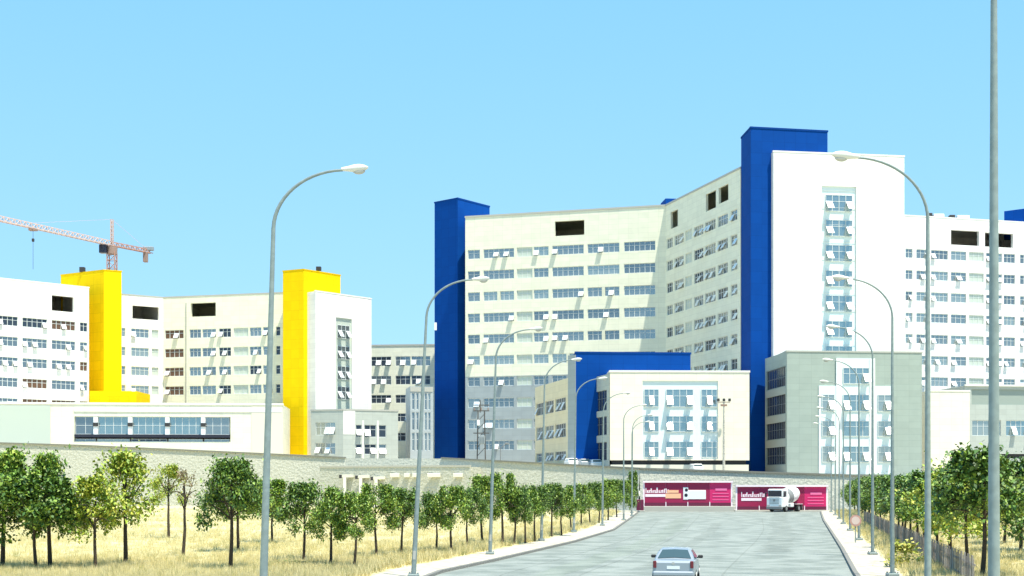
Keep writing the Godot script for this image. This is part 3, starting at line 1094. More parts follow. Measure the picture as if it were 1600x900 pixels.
# ------------------------------------------------------------------ retaining wall and plateau
func retaining_wall() -> void:
	var line := [Vector3(-120.00, 12.78, -240.00), Vector3(-94.40, 11.57, -236.00), Vector3(-78.39, 11.04, -234.00), Vector3(-54.28, 9.91, -231.00), Vector3(-29.51, 8.67, -227.00), Vector3(-12.04, 8.44, -219.00), Vector3(5.25, 7.36, -210.00), Vector3(20.15, 6.42, -201.50), Vector3(49.75, 5.44, -199.00), Vector3(63.55, 4.94, -198.60), Vector3(108.90, 4.49, -198.00)]
	var T := thing("retaining_wall", "long mottled stone retaining wall below the hospital buildings", "wall")
	var st := sts()
	for i in line.size() - 1:
		var a: Vector3 = line[i]
		var b: Vector3 = line[i + 1]
		var r := (b - a) * Vector3(1, 0, 1)
		var n := r.normalized().cross(Vector3.UP)
		nquad(st, Vector3(a.x, -0.3, a.z) + n * 0.8, Vector3(b.x, -0.3, b.z) + n * 0.8, b, a, n)
		nquad(st, a, b, b - n * 0.9, a - n * 0.9, Vector3.UP)
	part(st, "stone_face", M.stone, T)
	for i in line.size() - 1:
		var a2: Vector3 = line[i]
		var b2: Vector3 = line[i + 1]
		st = sts()
		bar(st, a2 + Vector3(0, 0.12, 0), b2 + Vector3(0, 0.12, 0), 0.55, 0.24)
		if i != 4:
			part(st, "coping", M.wall_cap, T)
	# plateau behind the wall
	st = sts()
	for i in line.size() - 1:
		var a3: Vector3 = line[i] - Vector3(0, 0.05, 0.5)
		var b3: Vector3 = line[i + 1] - Vector3(0, 0.05, 0.5)
		nquad(st, a3, b3, Vector3(b3.x * 1.9, b3.y + 0.8, b3.z - 260), Vector3(a3.x * 1.9, a3.y + 0.8, a3.z - 260), Vector3.UP)
	struct(st, "terrain", M.soil)
	# lower ledge with concrete blocks
	var L := thing("stone_ledge", "lower stone ledge along the wall between the two hospitals", "wall")
	st = sts()
	var l0 := Vector3(-33.15, 7.21, -221.00)
	var l1 := Vector3(-6.86, 6.96, -211.00)
	block(st, Vector3(l0.x, 0, l0.z), Vector3(l1.x, 0, l1.z), 7.0, -0.2, l0.y - 0.3)
	part(st, "stone_face", M.stone, L)
	st = sts()
	bar(st, l0 + Vector3(0, -0.15, -0.2), l1 + Vector3(0, l0.y - l1.y - 0.15, -0.2), 0.6, 0.3)
	part(st, "coping", M.concrete, L)
	var i2 := 0
	for e in [Vector3(-28.73, 5.98, -218.50), Vector3(-25.88, 5.86, -217.50), Vector3(-23.17, 5.63, -216.50)]:
		var c := thing("concrete_buttress", ["white concrete buttress with dark cap on the ledge, leftmost of three", "white concrete buttress with dark cap on the ledge, middle of three", "white concrete buttress with dark cap on the ledge, nearest the lamp post"][i2], "buttress", Vector3(e.x, 0, e.z), 0.0, "white buttresses on the stone ledge")
		st = sts()
		bar(st, Vector3(0.2, -0.2, 0.6), Vector3(0.2, e.y - 0.8, 0.0), 0.7, 0.5)
		box(st, Vector3(0.5, e.y - 0.5, 0), Vector3(2.4, 0.5, 0.7))
		part(st, "post", M.white_concrete, c)
		st = sts()
		box(st, Vector3(-0.5, e.y - 0.62, 0.36), Vector3(0.45, 0.6, 0.3))
		part(st, "cap", M.dark, c)
		i2 += 1
	i2 = 0
	for e in [[Vector3(-19.75, 5.74, -217.00), 1.6], [Vector3(-17.64, 5.74, -216.50), 1.0], [Vector3(-16.09, 5.74, -216.00), 1.2], [Vector3(-13.01, 5.73, -215.00), 2.2], [Vector3(-8.95, 5.71, -213.00), 1.6]]:
		var o: Vector3 = e[0]
		st = sts()
		cbox(st, Vector3(0, 0.32, 0), Vector3(e[1], 0.64, 0.8), 0.06)
		var k := part(st, numbered("concrete_block"), M.white_concrete, self)
		k.position = Vector3(o.x, 0, o.z)
		k.scale = Vector3(1, 1, 1)
		k.position.y = l0.y - 2.0
		k.position.z = lerpf(l0.z, l1.z, (o.x - l0.x) / (l1.x - l0.x)) + 0.45
		tag(k, "white concrete block on the stone ledge, %s from the buttresses" % ["first", "second", "third", "fourth", "fifth"][i2], "block", "concrete blocks on the ledge")
		i2 += 1

# ------------------------------------------------------------------ tower crane
func lattice(st: SurfaceTool, a: Vector3, b: Vector3, w: float, n: int, r: float, square: bool) -> void:
	var d := (b - a).normalized()
	var ref := Vector3.UP if absf(d.y) < 0.9 else Vector3(0, 0, 1)
	var x := ref.cross(d).normalized()
	var y := d.cross(x)
	var offs := [x * w * 0.5 - y * w * 0.5, x * -w * 0.5 - y * w * 0.5, x * -w * 0.5 + y * w * 0.5, x * w * 0.5 + y * w * 0.5] if square else [x * w * 0.5, x * -w * 0.5, y * w]
	var m := offs.size()
	for k in m:
		bar(st, a + offs[k], b + offs[k], r, r)
		for i in n:
			var p := a.lerp(b, float(i) / n)
			var q := a.lerp(b, float(i + 1) / n)
			bar(st, p + offs[k], q + offs[(k + 1) % m], r * 0.6, r * 0.6)
			bar(st, p + offs[k], p + offs[(k + 1) % m], r * 0.6, r * 0.6)

func tower_crane() -> void:
	var mast_top := Vector3(-93.75, 60.00, -300.00)
	var T := thing("tower_crane", "pale tower crane rising behind the left yellow tower, jib pointing left", "crane", Vector3(mast_top.x, 0, mast_top.z))
	var base := Vector3(0, 9.0, 0)
	var top := Vector3(0, mast_top.y, 0)
	var tip := Vector3(-112.98, 60.79, -269.00) - Vector3(mast_top.x, 0, mast_top.z)
	var tail := Vector3(-87.55, 60.97, -311.00) - Vector3(mast_top.x, 0, mast_top.z)
	tip.y = top.y + 0.6
	tail.y = top.y + 0.2
	var st := sts()
	lattice(st, base, top - Vector3(0, 1.5, 0), 1.8, 26, 0.2, true)
	part(st, "mast", M.crane, T)
	st = sts()
	lattice(st, top, tip, 1.1, 26, 0.16, false)
	part(st, "jib", M.crane_white, T)
	st = sts()
	lattice(st, top, tail, 0.9, 8, 0.18, false)
	part(st, "counter_jib", M.crane, T)
	var dirt := (tail - top).normalized()
	st = sts()
	cbox(st, tail - dirt * 2.0 + Vector3(0, -1.2, 0), Vector3(1.0, 2.4, 1.2), 0.08)
	part(st, "counterweight", M.rust, T)
	st = sts()
	cbox(st, tail - dirt * 1.0 + Vector3(0, 1.0, 0), Vector3(2.4, 0.9, 1.2), 0.08)
	part(st, "hoist", M.bluegrey, T)
	st = sts()
	lattice(st, top + Vector3(0, 0.4, 0), top + Vector3(0, 6.2, 0), 0.5, 6, 0.14, true)
	part(st, "cat_head", M.crane_white, T)
	st = sts()
	cbox(st, top + Vector3(-1.6, -1.0, 1.2), Vector3(1.7, 2.0, 1.6), 0.1)
	part(st, "cab", M.truck_dark, T)
	st = sts()
	tube(st, [top + Vector3(0, -2.0, 0), top + Vector3(0, -0.3, 0)], [1.2, 1.3], 12)
	part(st, "slewing_ring", M.rust, T)
	st = sts()
	bar(st, top + Vector3(0, 6.2, 0), top.lerp(tip, 0.62) + Vector3(0, 1.0, 0), 0.05, 0.05)
	bar(st, top + Vector3(0, 6.2, 0), tail, 0.05, 0.05)
	part(st, "tie_rod", M.crane_white, T)
	var tr := top.lerp(tip, 0.60)
	st = sts()
	cbox(st, tr + Vector3(0, -0.35, 0), Vector3(1.7, 0.4, 1.2), 0.05)
	part(st, "trolley", M.rust, T)
	st = sts()
	bar(st, tr + Vector3(0, -0.4, 0), tr + Vector3(0, -9.0, 0), 0.06, 0.06)
	part(st, "hoist_rope", M.dark, T)
	st = sts()
	cbox(st, tr + Vector3(0, -2.6, 0), Vector3(0.5, 0.7, 0.4), 0.05)
	part(st, "hook_block", M.dark, T)

# ------------------------------------------------------------------ lamp posts
func lamp_post(x: float, d: float, turn: float, label: String, sc := 1.0, lean := 0.0) -> void:
	var T := thing("street_lamp", label, "street lamp", Vector3(x, 0.13, -d), turn, "curved grey street lamps along the road")
	T.rotation.z = -lean
	var st := sts()
	cbox(st, Vector3(0, 0.06, 0), Vector3(0.46, 0.12, 0.46), 0.02)
	for k in 4:
		box(st, Vector3([-0.17, 0.17, 0.17, -0.17][k], 0.15, [-0.17, -0.17, 0.17, 0.17][k]), Vector3(0.05, 0.06, 0.05))
	part(st, "base_plate", M.galv, T)
	st = sts()
	tube(st, [Vector3(0, 0.1, 0), Vector3(0, 3.4, 0), Vector3(0, 7.0, 0), Vector3(0, 10.7, 0)], [0.125 * sc, 0.105 * sc, 0.085 * sc, 0.062 * sc], 14)
	part(st, "pole", M.galv, T)
	st = sts()
	box(st, Vector3(0, 0.9, 0.113 * sc), Vector3(0.11, 0.36, 0.02))
	part(st, "access_door", M.coping, T)
	st = sts()
	var pts := []
	var rr := []
	for k in 15:
		var t := PI * 0.5 * k / 14.0 * 0.96
		pts.append(Vector3(1.95 * (1.0 - cos(t)), 10.7 + 1.62 * sin(t), 0))
		rr.append(lerpf(0.06, 0.04, k / 14.0) * sc)
	tube(st, pts, rr, 8)
	part(st, "arm", M.galv, T)
	var tip: Vector3 = pts[-1]
	st = sts()
	var hp := []
	var hr := []
	for k in 9:
		var u := k / 8.0
		hp.append(tip + Vector3(-0.04 + 0.72 * u, 0.02 + 0.07 * u, 0))
		hr.append([0.045, 0.06, 0.07, 0.09, 0.105, 0.11, 0.1, 0.075, 0.025][k])
	tube(st, hp, hr, 10)
	part(st, "lamp_head", M.lamp_head, T)
	st = sts()
	var gp := []
	var gr := []
	for k in 6:
		var u2 := k / 5.0
		gp.append(tip + Vector3(0.28 + 0.32 * u2, -0.04 + 0.03 * u2, 0))
		gr.append([0.02, 0.065, 0.08, 0.08, 0.065, 0.02][k])
	tube(st, gp, gr, 8)
	part(st, "lamp_lens", M.lamp_glass, T)

func lamp_posts() -> void:
	var names := ["nearest", "second", "third", "fourth", "fifth", "sixth", "seventh", "eighth", "ninth", "tenth"]
	var left := [[-6.73, 34.5], [-4.05, 52.6], [-1.2, 69.8], [2.0, 87.0], [4.95, 102.5], [8.4, 119.0], [12.0, 137.5], [14.6, 156.0], [16.2, 173.0]]
	for i in left.size():
		lamp_post(left[i][0], left[i][1], 0.0, "grey curved street lamp left of the road, %s from the camera" % names[i], 0.92 if i == 0 else 0.85, [0.028, 0.05, 0.03, 0.02, 0.015, 0.01, 0.0, 0.01, 0.0][i])
	var right := [[6.89, 18.3], [10.85, 33.4], [15.75, 53.0], [19.55, 69.4], [23.8, 87.8], [28.0, 106.0], [32.1, 124.0], [36.3, 142.0], [40.4, 160.0], [44.4, 178.0]]
	for i in right.size():
		lamp_post(right[i][0], right[i][1], PI, "grey curved street lamp right of the road, %s from the camera" % names[i], 0.75)

# ------------------------------------------------------------------ trees
func crown_mesh(sd: int, n_clump: int, n_leaf: int, size: float, spread: float, pal: Array, cone := false) -> ArrayMesh:
	var g := RandomNumberGenerator.new()
	g.seed = sd
	var st := sts()
	var cl := []
	for i in n_clump:
		var a := g.randf() * TAU
		var y := g.randf_range(0.1, 0.95)
		var prof := (0.35 + 0.65 * sin(PI * pow(clampf(y, 0, 1), 0.75))) if not cone else (1.05 - y)
		var r := prof * pow(g.randf(), 0.42) * 0.9
		cl.append([Vector3(cos(a) * r, y, sin(a) * r), g.randf_range(0.6, 1.25) * spread])
	for i in 4:
		var a2 := g.randf() * TAU
		var r2 := g.randf_range(0.05, 0.55)
		for k in 3:
			cl.append([Vector3(cos(a2) * r2, 0.78 + 0.09 * k, sin(a2) * r2), spread * 0.5])
	n_clump = cl.size()
	for i in n_leaf:
		var c: Array = cl[g.randi() % n_clump]
		var o := Vector3(g.randfn(0, 1), g.randfn(0, 0.62), g.randfn(0, 1)) * float(c[1])
		var p: Vector3 = c[0] + o
		if p.y < 0.0:
			p.y = -p.y * 0.3
		var dirv := Vector3(g.randf_range(-1, 1), g.randf_range(-0.7, 0.5), g.randf_range(-1, 1)).normalized()
		var sidev := dirv.cross(Vector3(g.randf_range(-0.6, 0.6), 1, g.randf_range(-0.6, 0.6))).normalized()
		var nv := sidev.cross(dirv).normalized()
		if nv.y < 0.0:
			nv = -nv
		var s := size * g.randf_range(0.6, 1.3)
		var col: Color = pal[g.randi() % pal.size()]
		col = col * g.randf_range(0.75, 1.25)
		var tipv := p + dirv * s
		var b1 := p + dirv * s * 0.45 + sidev * s * 0.42 + nv * s * 0.1
		var b2 := p + dirv * s * 0.45 - sidev * s * 0.42 + nv * s * 0.1
		st.set_color(col)
		for q in [[p, b1, tipv], [p, tipv, b2]]:
			tri(st, q[0], q[1], q[2], nv)
	return st.commit()

func trunk_mesh(sd: int, h: float, ch: float, cw: float, bend: float, r0: float) -> ArrayMesh:
	var g := RandomNumberGenerator.new()
	g.seed = sd
	var st := sts()
	var lx := g.randf_range(-1, 1) * bend
	var lz := g.randf_range(-1, 1) * bend
	var pts := []
	var rr := []
	for k in 6:
		var t := k / 5.0
		pts.append(Vector3(lx * sin(t * PI * 0.8) + g.randf_range(-0.02, 0.02), t * (h - ch * 0.35) - 0.1, lz * sin(t * PI * 0.8)))
		rr.append(lerpf(r0, r0 * 0.45, t))
	tube(st, pts, rr, 7)
	for k in 7:
		var f := g.randf_range(0.0, 0.7)
		var p0: Vector3 = pts[3].lerp(pts[5], f)
		p0 = Vector3(p0.x, clampf(p0.y, h - ch - 0.1, h), p0.z)
		var a := TAU * k / 7.0 + g.randf_range(-0.3, 0.3)
		var p2 := Vector3(cos(a) * cw * 0.38, h - ch * g.randf_range(0.25, 0.75), sin(a) * cw * 0.38)
		var p1 := p0.lerp(p2, 0.5) + Vector3(0, 0.12, 0)
		tube(st, [p0, p1, p2], [r0 * 0.42, r0 * 0.28, r0 * 0.12], 5)
	return st.commit()

var crowns := {}
func tree(called: String, label: String, x: float, z: float, h: float, cw: float, kind: String, variant: int, group: String, stem := 0.4) -> void:
	var T := thing(called, label, "tree", Vector3(x, 0.12, z), 0.0, group)
	var ch := h * (1.0 - stem)
	var r0 := clampf(0.02 * h, 0.05, 0.11)
	var tm := inst(trunk_mesh(variant * 37 + int(absf(x) * 10), h, ch, cw, 0.12, r0), "trunk", M.bark, T)
	tm.position = Vector3.ZERO
	var key := kind + str(variant % 3)
	var c := inst(crowns[key], "crown", M["leaf_" + kind.split("_")[0]], T)
	c.position = Vector3(0, h - ch, 0)
	c.scale = Vector3(cw * 0.56, ch * 0.9, cw * 0.56)
	c.rotation.y = rng.randf() * TAU

func trees() -> void:
	var green := [Color(0.15, 0.28, 0.035), Color(0.11, 0.21, 0.03), Color(0.22, 0.33, 0.04), Color(0.075, 0.145, 0.025), Color(0.31, 0.39, 0.05)]
	var dark := [Color(0.075, 0.16, 0.03), Color(0.11, 0.21, 0.03), Color(0.05, 0.1, 0.02), Color(0.19, 0.29, 0.035)]
	var yell := [Color(0.33, 0.40, 0.04), Color(0.26, 0.36, 0.035), Color(0.42, 0.43, 0.06), Color(0.16, 0.25, 0.03)]
	var brown := [Color(0.22, 0.15, 0.07), Color(0.2, 0.19, 0.06), Color(0.15, 0.11, 0.05)]
	for v in 3:
		crowns["green%d" % v] = crown_mesh(100 + v, 20, 7000, 0.075, 0.135, green)
		crowns["dark%d" % v] = crown_mesh(200 + v, 22, 7500, 0.075, 0.14, dark)
		crowns["yellow%d" % v] = crown_mesh(300 + v, 18, 3600, 0.078, 0.13, yell)
		crowns["brown%d" % v] = crown_mesh(400 + v, 16, 420, 0.08, 0.14, brown)
		crowns["dark_cone%d" % v] = crown_mesh(500 + v, 26, 4200, 0.09, 0.11, dark, true)
	var L := [[-21.96, -55.18, 5.46, 3.59, "green", "dense green young tree at the left picture edge", "young_tree", 0.33], [-20.21, -54.39, 4.32, 4.08, "dark", "dark broad-crowned young tree, second trunk from the left edge", "young_tree", 0.28], [-19.89, -55.18, 5.33, 2.98, "green", "taller green young tree close behind the dark broad-crowned one", "young_tree", 0.30], [-17.68, -54.39, 4.32, 2.86, "yellow", "yellow-green young tree with straight dark trunk", "young_tree", 0.31], [-17.30, -57.27, 5.50, 3.38, "yellow", "sparse yellow-green young tree with thin trunk, right of the straight dark one", "young_tree", 0.34], [-23.29, -86.90, 5.34, 2.69, "yellow", "thin sparse sapling in the middle of the dry field", "young_tree", 0.45], [-16.64, -64.62, 4.75, 2.00, "brown", "nearly leafless brown sapling in the dry field", "young_tree", 0.55], [-11.99, -54.39, 5.06, 2.72, "dark", "dense dark young tree left of the nearest left lamp", "young_tree", 0.37], [-14.71, -68.73, 4.81, 3.26, "green", "green young tree just behind the dense one by the nearest left lamp", "young_tree", 0.40], [-15.04, -80.43, 4.30, 3.82, "green", "green young tree directly right of the nearest left lamp", "young_tree", 0.36], [-9.94, -60.97, 4.02, 2.44, "dark", "dark green young tree, first between the nearest and second left lamps", "young_tree", 0.36], [-8.16, -57.27, 3.81, 2.06, "green", "leafy green young tree, second between the nearest and second left lamps", "young_tree", 0.36], [-7.00, -56.42, 3.58, 1.86, "green", "leafy green young tree, third between the nearest and second left lamps", "young_tree", 0.36], [-6.82, -64.62, 3.97, 2.26, "green", "leafy green young tree, fourth between the nearest and second left lamps", "young_tree", 0.36], [-5.87, -67.50, 3.71, 2.29, "dark", "dark green young tree, fifth between the nearest and second left lamps", "young_tree", 0.36], [-4.17, -70.65, 3.43, 2.05, "dark", "dark green young tree, first between the second and third left lamps", "young_tree", 0.36], [-3.26, -69.36, 3.88, 2.15, "green", "leafy green young tree, second between the second and third left lamps", "young_tree", 0.36], [-2.61, -75.60, 3.70, 2.08, "dark", "dark green young tree, third between the second and third left lamps", "young_tree", 0.36], [-1.87, -81.29, 4.51, 2.36, "green", "leafy green young tree, fourth between the second and third left lamps", "young_tree", 0.36], [-0.60, -80.43, 4.70, 2.41, "green", "leafy green young tree, first between the third and fourth left lamps", "young_tree", 0.34], [0.12, -81.29, 3.86, 2.11, "dark", "dark green young tree, second between the third and fourth left lamps", "young_tree", 0.34], [0.87, -83.08, 3.61, 2.16, "green", "leafy green young tree, third between the third and fourth left lamps", "young_tree", 0.34], [1.55, -85.91, 3.87, 2.15, "dark", "dark green young tree, fourth between the third and fourth left lamps", "young_tree", 0.34], [2.89, -93.33, 4.01, 2.33, "dark", "dark green young tree, first between the fourth and fifth left lamps", "young_tree", 0.34], [3.73, -95.70, 3.68, 2.30, "green", "leafy green young tree, second between the fourth and fifth left lamps", "young_tree", 0.34], [4.88, -105.00, 3.88, 2.31, "dark", "dark green young tree, third between the fourth and fifth left lamps", "young_tree", 0.34], [6.28, -116.31, 4.01, 2.44, "green", "leafy green small tree, first between the fifth left lamp and the hoarding", "young_tree", 0.30], [7.44, -121.94, 4.15, 2.44, "dark", "dark green small tree, second between the fifth left lamp and the hoarding", "young_tree", 0.30], [8.71, -128.14, 4.16, 2.56, "green", "leafy green small tree, third between the fifth left lamp and the hoarding", "young_tree", 0.30], [10.31, -137.45, 4.54, 2.75, "green", "leafy green small tree, fourth between the fifth left lamp and the hoarding", "young_tree", 0.30], [12.40, -151.20, 4.54, 2.87, "dark", "dark green small tree, fifth between the fifth left lamp and the hoarding", "young_tree", 0.30], [14.38, -164.35, 4.60, 2.79, "green", "leafy green small tree, sixth between the fifth left lamp and the hoarding", "young_tree", 0.30], [16.83, -180.00, 6.03, 3.24, "dark_cone", "dark conical evergreen at the left end of the hoarding", "evergreen_tree", 0.10]]
	for i in L.size():
		var e: Array = L[i]
		tree(e[6], e[5], e[0], e[1], e[2], e[3], e[4], i, "young trees in the dry field left of the road", e[7])
	var R := [[18.54, -50.50, 5.40, 3.84, "dark", "dark green tree behind the picket fence, first from the camera", "young_tree", 0.30], [20.08, -56.37, 4.61, 3.88, "yellow", "yellow-green tree behind the picket fence, second from the camera", "young_tree", 0.30], [20.95, -61.18, 4.90, 3.78, "yellow", "yellow-green tree behind the picket fence, third from the camera", "young_tree", 0.30], [22.74, -66.22, 4.36, 3.52, "yellow", "yellow-green tree behind the picket fence, fourth from the camera", "young_tree", 0.30], [23.84, -71.80, 4.24, 4.01, "green", "leafy green tree behind the picket fence, fifth from the camera", "young_tree", 0.30], [24.33, -76.68, 4.81, 3.78, "dark", "dark green tree behind the picket fence, sixth from the camera", "young_tree", 0.30], [26.48, -82.23, 4.48, 4.04, "dark", "dark green tree behind the picket fence, seventh from the camera", "young_tree", 0.30], [27.03, -88.17, 4.46, 3.43, "dark", "dark green tree behind the picket fence, eighth from the camera", "young_tree", 0.30], [28.93, -92.92, 4.51, 3.90, "dark", "dark green tree behind the picket fence, ninth from the camera", "young_tree", 0.30], [29.95, -97.99, 4.60, 3.83, "dark", "dark green tree behind the picket fence, tenth from the camera", "young_tree", 0.30], [31.22, -103.32, 4.68, 4.14, "dark", "dark green tree behind the picket fence, eleventh from the camera", "young_tree", 0.30], [32.34, -109.31, 4.31, 4.09, "green", "leafy green tree behind the picket fence, twelfth from the camera", "young_tree", 0.30], [33.13, -114.85, 4.78, 3.86, "dark", "dark green tree behind the picket fence, thirteenth from the camera", "young_tree", 0.30], [34.44, -119.45, 4.65, 3.79, "dark", "dark green tree behind the picket fence, fourteenth from the camera", "young_tree", 0.30], [35.65, -125.13, 4.31, 3.64, "dark", "dark green young tree in the far right row, first beyond the fence end", "young_tree", 0.30], [36.60, -130.93, 4.63, 3.44, "dark", "dark green young tree in the far right row, second beyond the fence end", "young_tree", 0.30], [38.67, -136.21, 4.40, 3.59, "green", "leafy green young tree in the far right row, third beyond the fence end", "young_tree", 0.30], [38.94, -141.11, 4.62, 3.43, "green", "leafy green young tree in the far right row, fourth beyond the fence end", "young_tree", 0.30], [40.54, -147.06, 4.38, 3.95, "dark", "dark green young tree in the far right row, fifth beyond the fence end", "young_tree", 0.30], [42.36, -151.96, 4.83, 3.70, "dark", "dark green young tree in the far right row, sixth beyond the fence end", "young_tree", 0.30], [43.14, -157.75, 4.81, 3.94, "green", "leafy green young tree in the far right row, seventh beyond the fence end", "young_tree", 0.30], [44.96, -163.15, 4.55, 3.74, "green", "leafy green young tree in the far right row, eighth beyond the fence end", "young_tree", 0.30], [45.84, -169.04, 4.38, 3.64, "dark", "dark green young tree in the far right row, ninth beyond the fence end", "young_tree", 0.30], [46.85, -173.46, 4.61, 3.42, "green", "leafy green young tree in the far right row, tenth beyond the fence end", "young_tree", 0.30], [48.11, -177.96, 4.53, 3.94, "dark", "dark green young tree in the far right row, eleventh beyond the fence end", "young_tree", 0.30], [49.02, -183.33, 4.54, 3.87, "green", "leafy green young tree in the far right row, twelfth beyond the fence end", "young_tree", 0.30], [25.46, -55.00, 4.90, 4.00, "dark", "dark green tree in the rear right row, first from the camera", "young_tree", 0.28], [26.53, -62.44, 4.97, 4.00, "green", "leafy green tree in the rear right row, second from the camera", "young_tree", 0.28], [27.91, -70.19, 5.41, 4.37, "dark", "dark green tree in the rear right row, third from the camera", "young_tree", 0.28], [30.32, -78.90, 4.82, 4.20, "green", "leafy green tree in the rear right row, fourth from the camera", "young_tree", 0.28], [32.78, -86.50, 5.25, 3.50, "green", "leafy green tree in the rear right row, fifth from the camera", "young_tree", 0.28], [34.69, -95.00, 4.82, 4.21, "dark", "dark green tree in the rear right row, sixth from the camera", "young_tree", 0.28], [36.14, -104.40, 5.25, 4.28, "green", "leafy green tree in the rear right row, seventh from the camera", "young_tree", 0.28], [38.87, -112.53, 4.63, 4.36, "green", "leafy green tree in the rear right row, eighth from the camera", "young_tree", 0.28], [40.78, -120.32, 4.94, 4.23, "green", "leafy green tree in the rear right row, ninth from the camera", "young_tree", 0.28], [41.86, -127.53, 5.02, 3.92, "dark", "dark green tree in the rear right row, tenth from the camera", "young_tree", 0.28], [43.44, -136.66, 5.02, 3.82, "dark", "dark green tree in the rear right row, eleventh from the camera", "young_tree", 0.28], [44.91, -144.68, 4.60, 4.34, "dark", "dark green tree in the rear right row, twelfth from the camera", "young_tree", 0.28]]
	for i in R.size():
		var e: Array = R[i]
		tree(e[6], e[5], e[0], e[1], e[2], e[3], e[4], i + 1, "young trees right of the road", e[7])

# ------------------------------------------------------------------ picket fence on the right
func fence() -> void:
	var T := thing("picket_fence", "weathered grey picket fence behind the verge right of the road", "fence")
	var mesh_a := sts()
	cbox(mesh_a, Vector3(0, 0.62, 0), Vector3(0.12, 1.24, 0.03), 0.008)
	var ma := mesh_a.commit()
	var mesh_b := sts()
	cbox(mesh_b, Vector3(0, 0.56, 0), Vector3(0.1, 1.12, 0.03), 0.008)
	var mb2 := mesh_b.commit()
	var pm := [mk(lin(0.24, 0.21, 0.19), 0.9), mk(lin(0.33, 0.30, 0.27), 0.9), mk(lin(0.17, 0.15, 0.14), 0.9)]
	var prev := Vector3.ZERO
	var d := 46.0
	var k := 0
	while d < 128.0:
		var x := at_depth(kerb_r, d) + 3.9
		var p := Vector3(x, 0.12, -d)
		var o := inst(ma if k % 3 else mb2, "picket", pm[(k * 7 + k / 3) % 3], T)
		o.position = p
		o.rotation.y = 1.3 + rng.randf_range(-0.08, 0.08)
		o.rotation.z = rng.randf_range(-0.04, 0.04)
		if k % 8 == 0:
			if k > 0:
				var st := sts()
				bar(st, prev + Vector3(0.05, 0.35, 0), p + Vector3(0.05, 0.35, 0), 0.03, 0.07)
				bar(st, prev + Vector3(0.05, 0.9, 0), p + Vector3(0.05, 0.9, 0), 0.03, 0.07)
				part(st, "rail", pm[1], T)
			prev = p
		k += 1
		d += 0.33

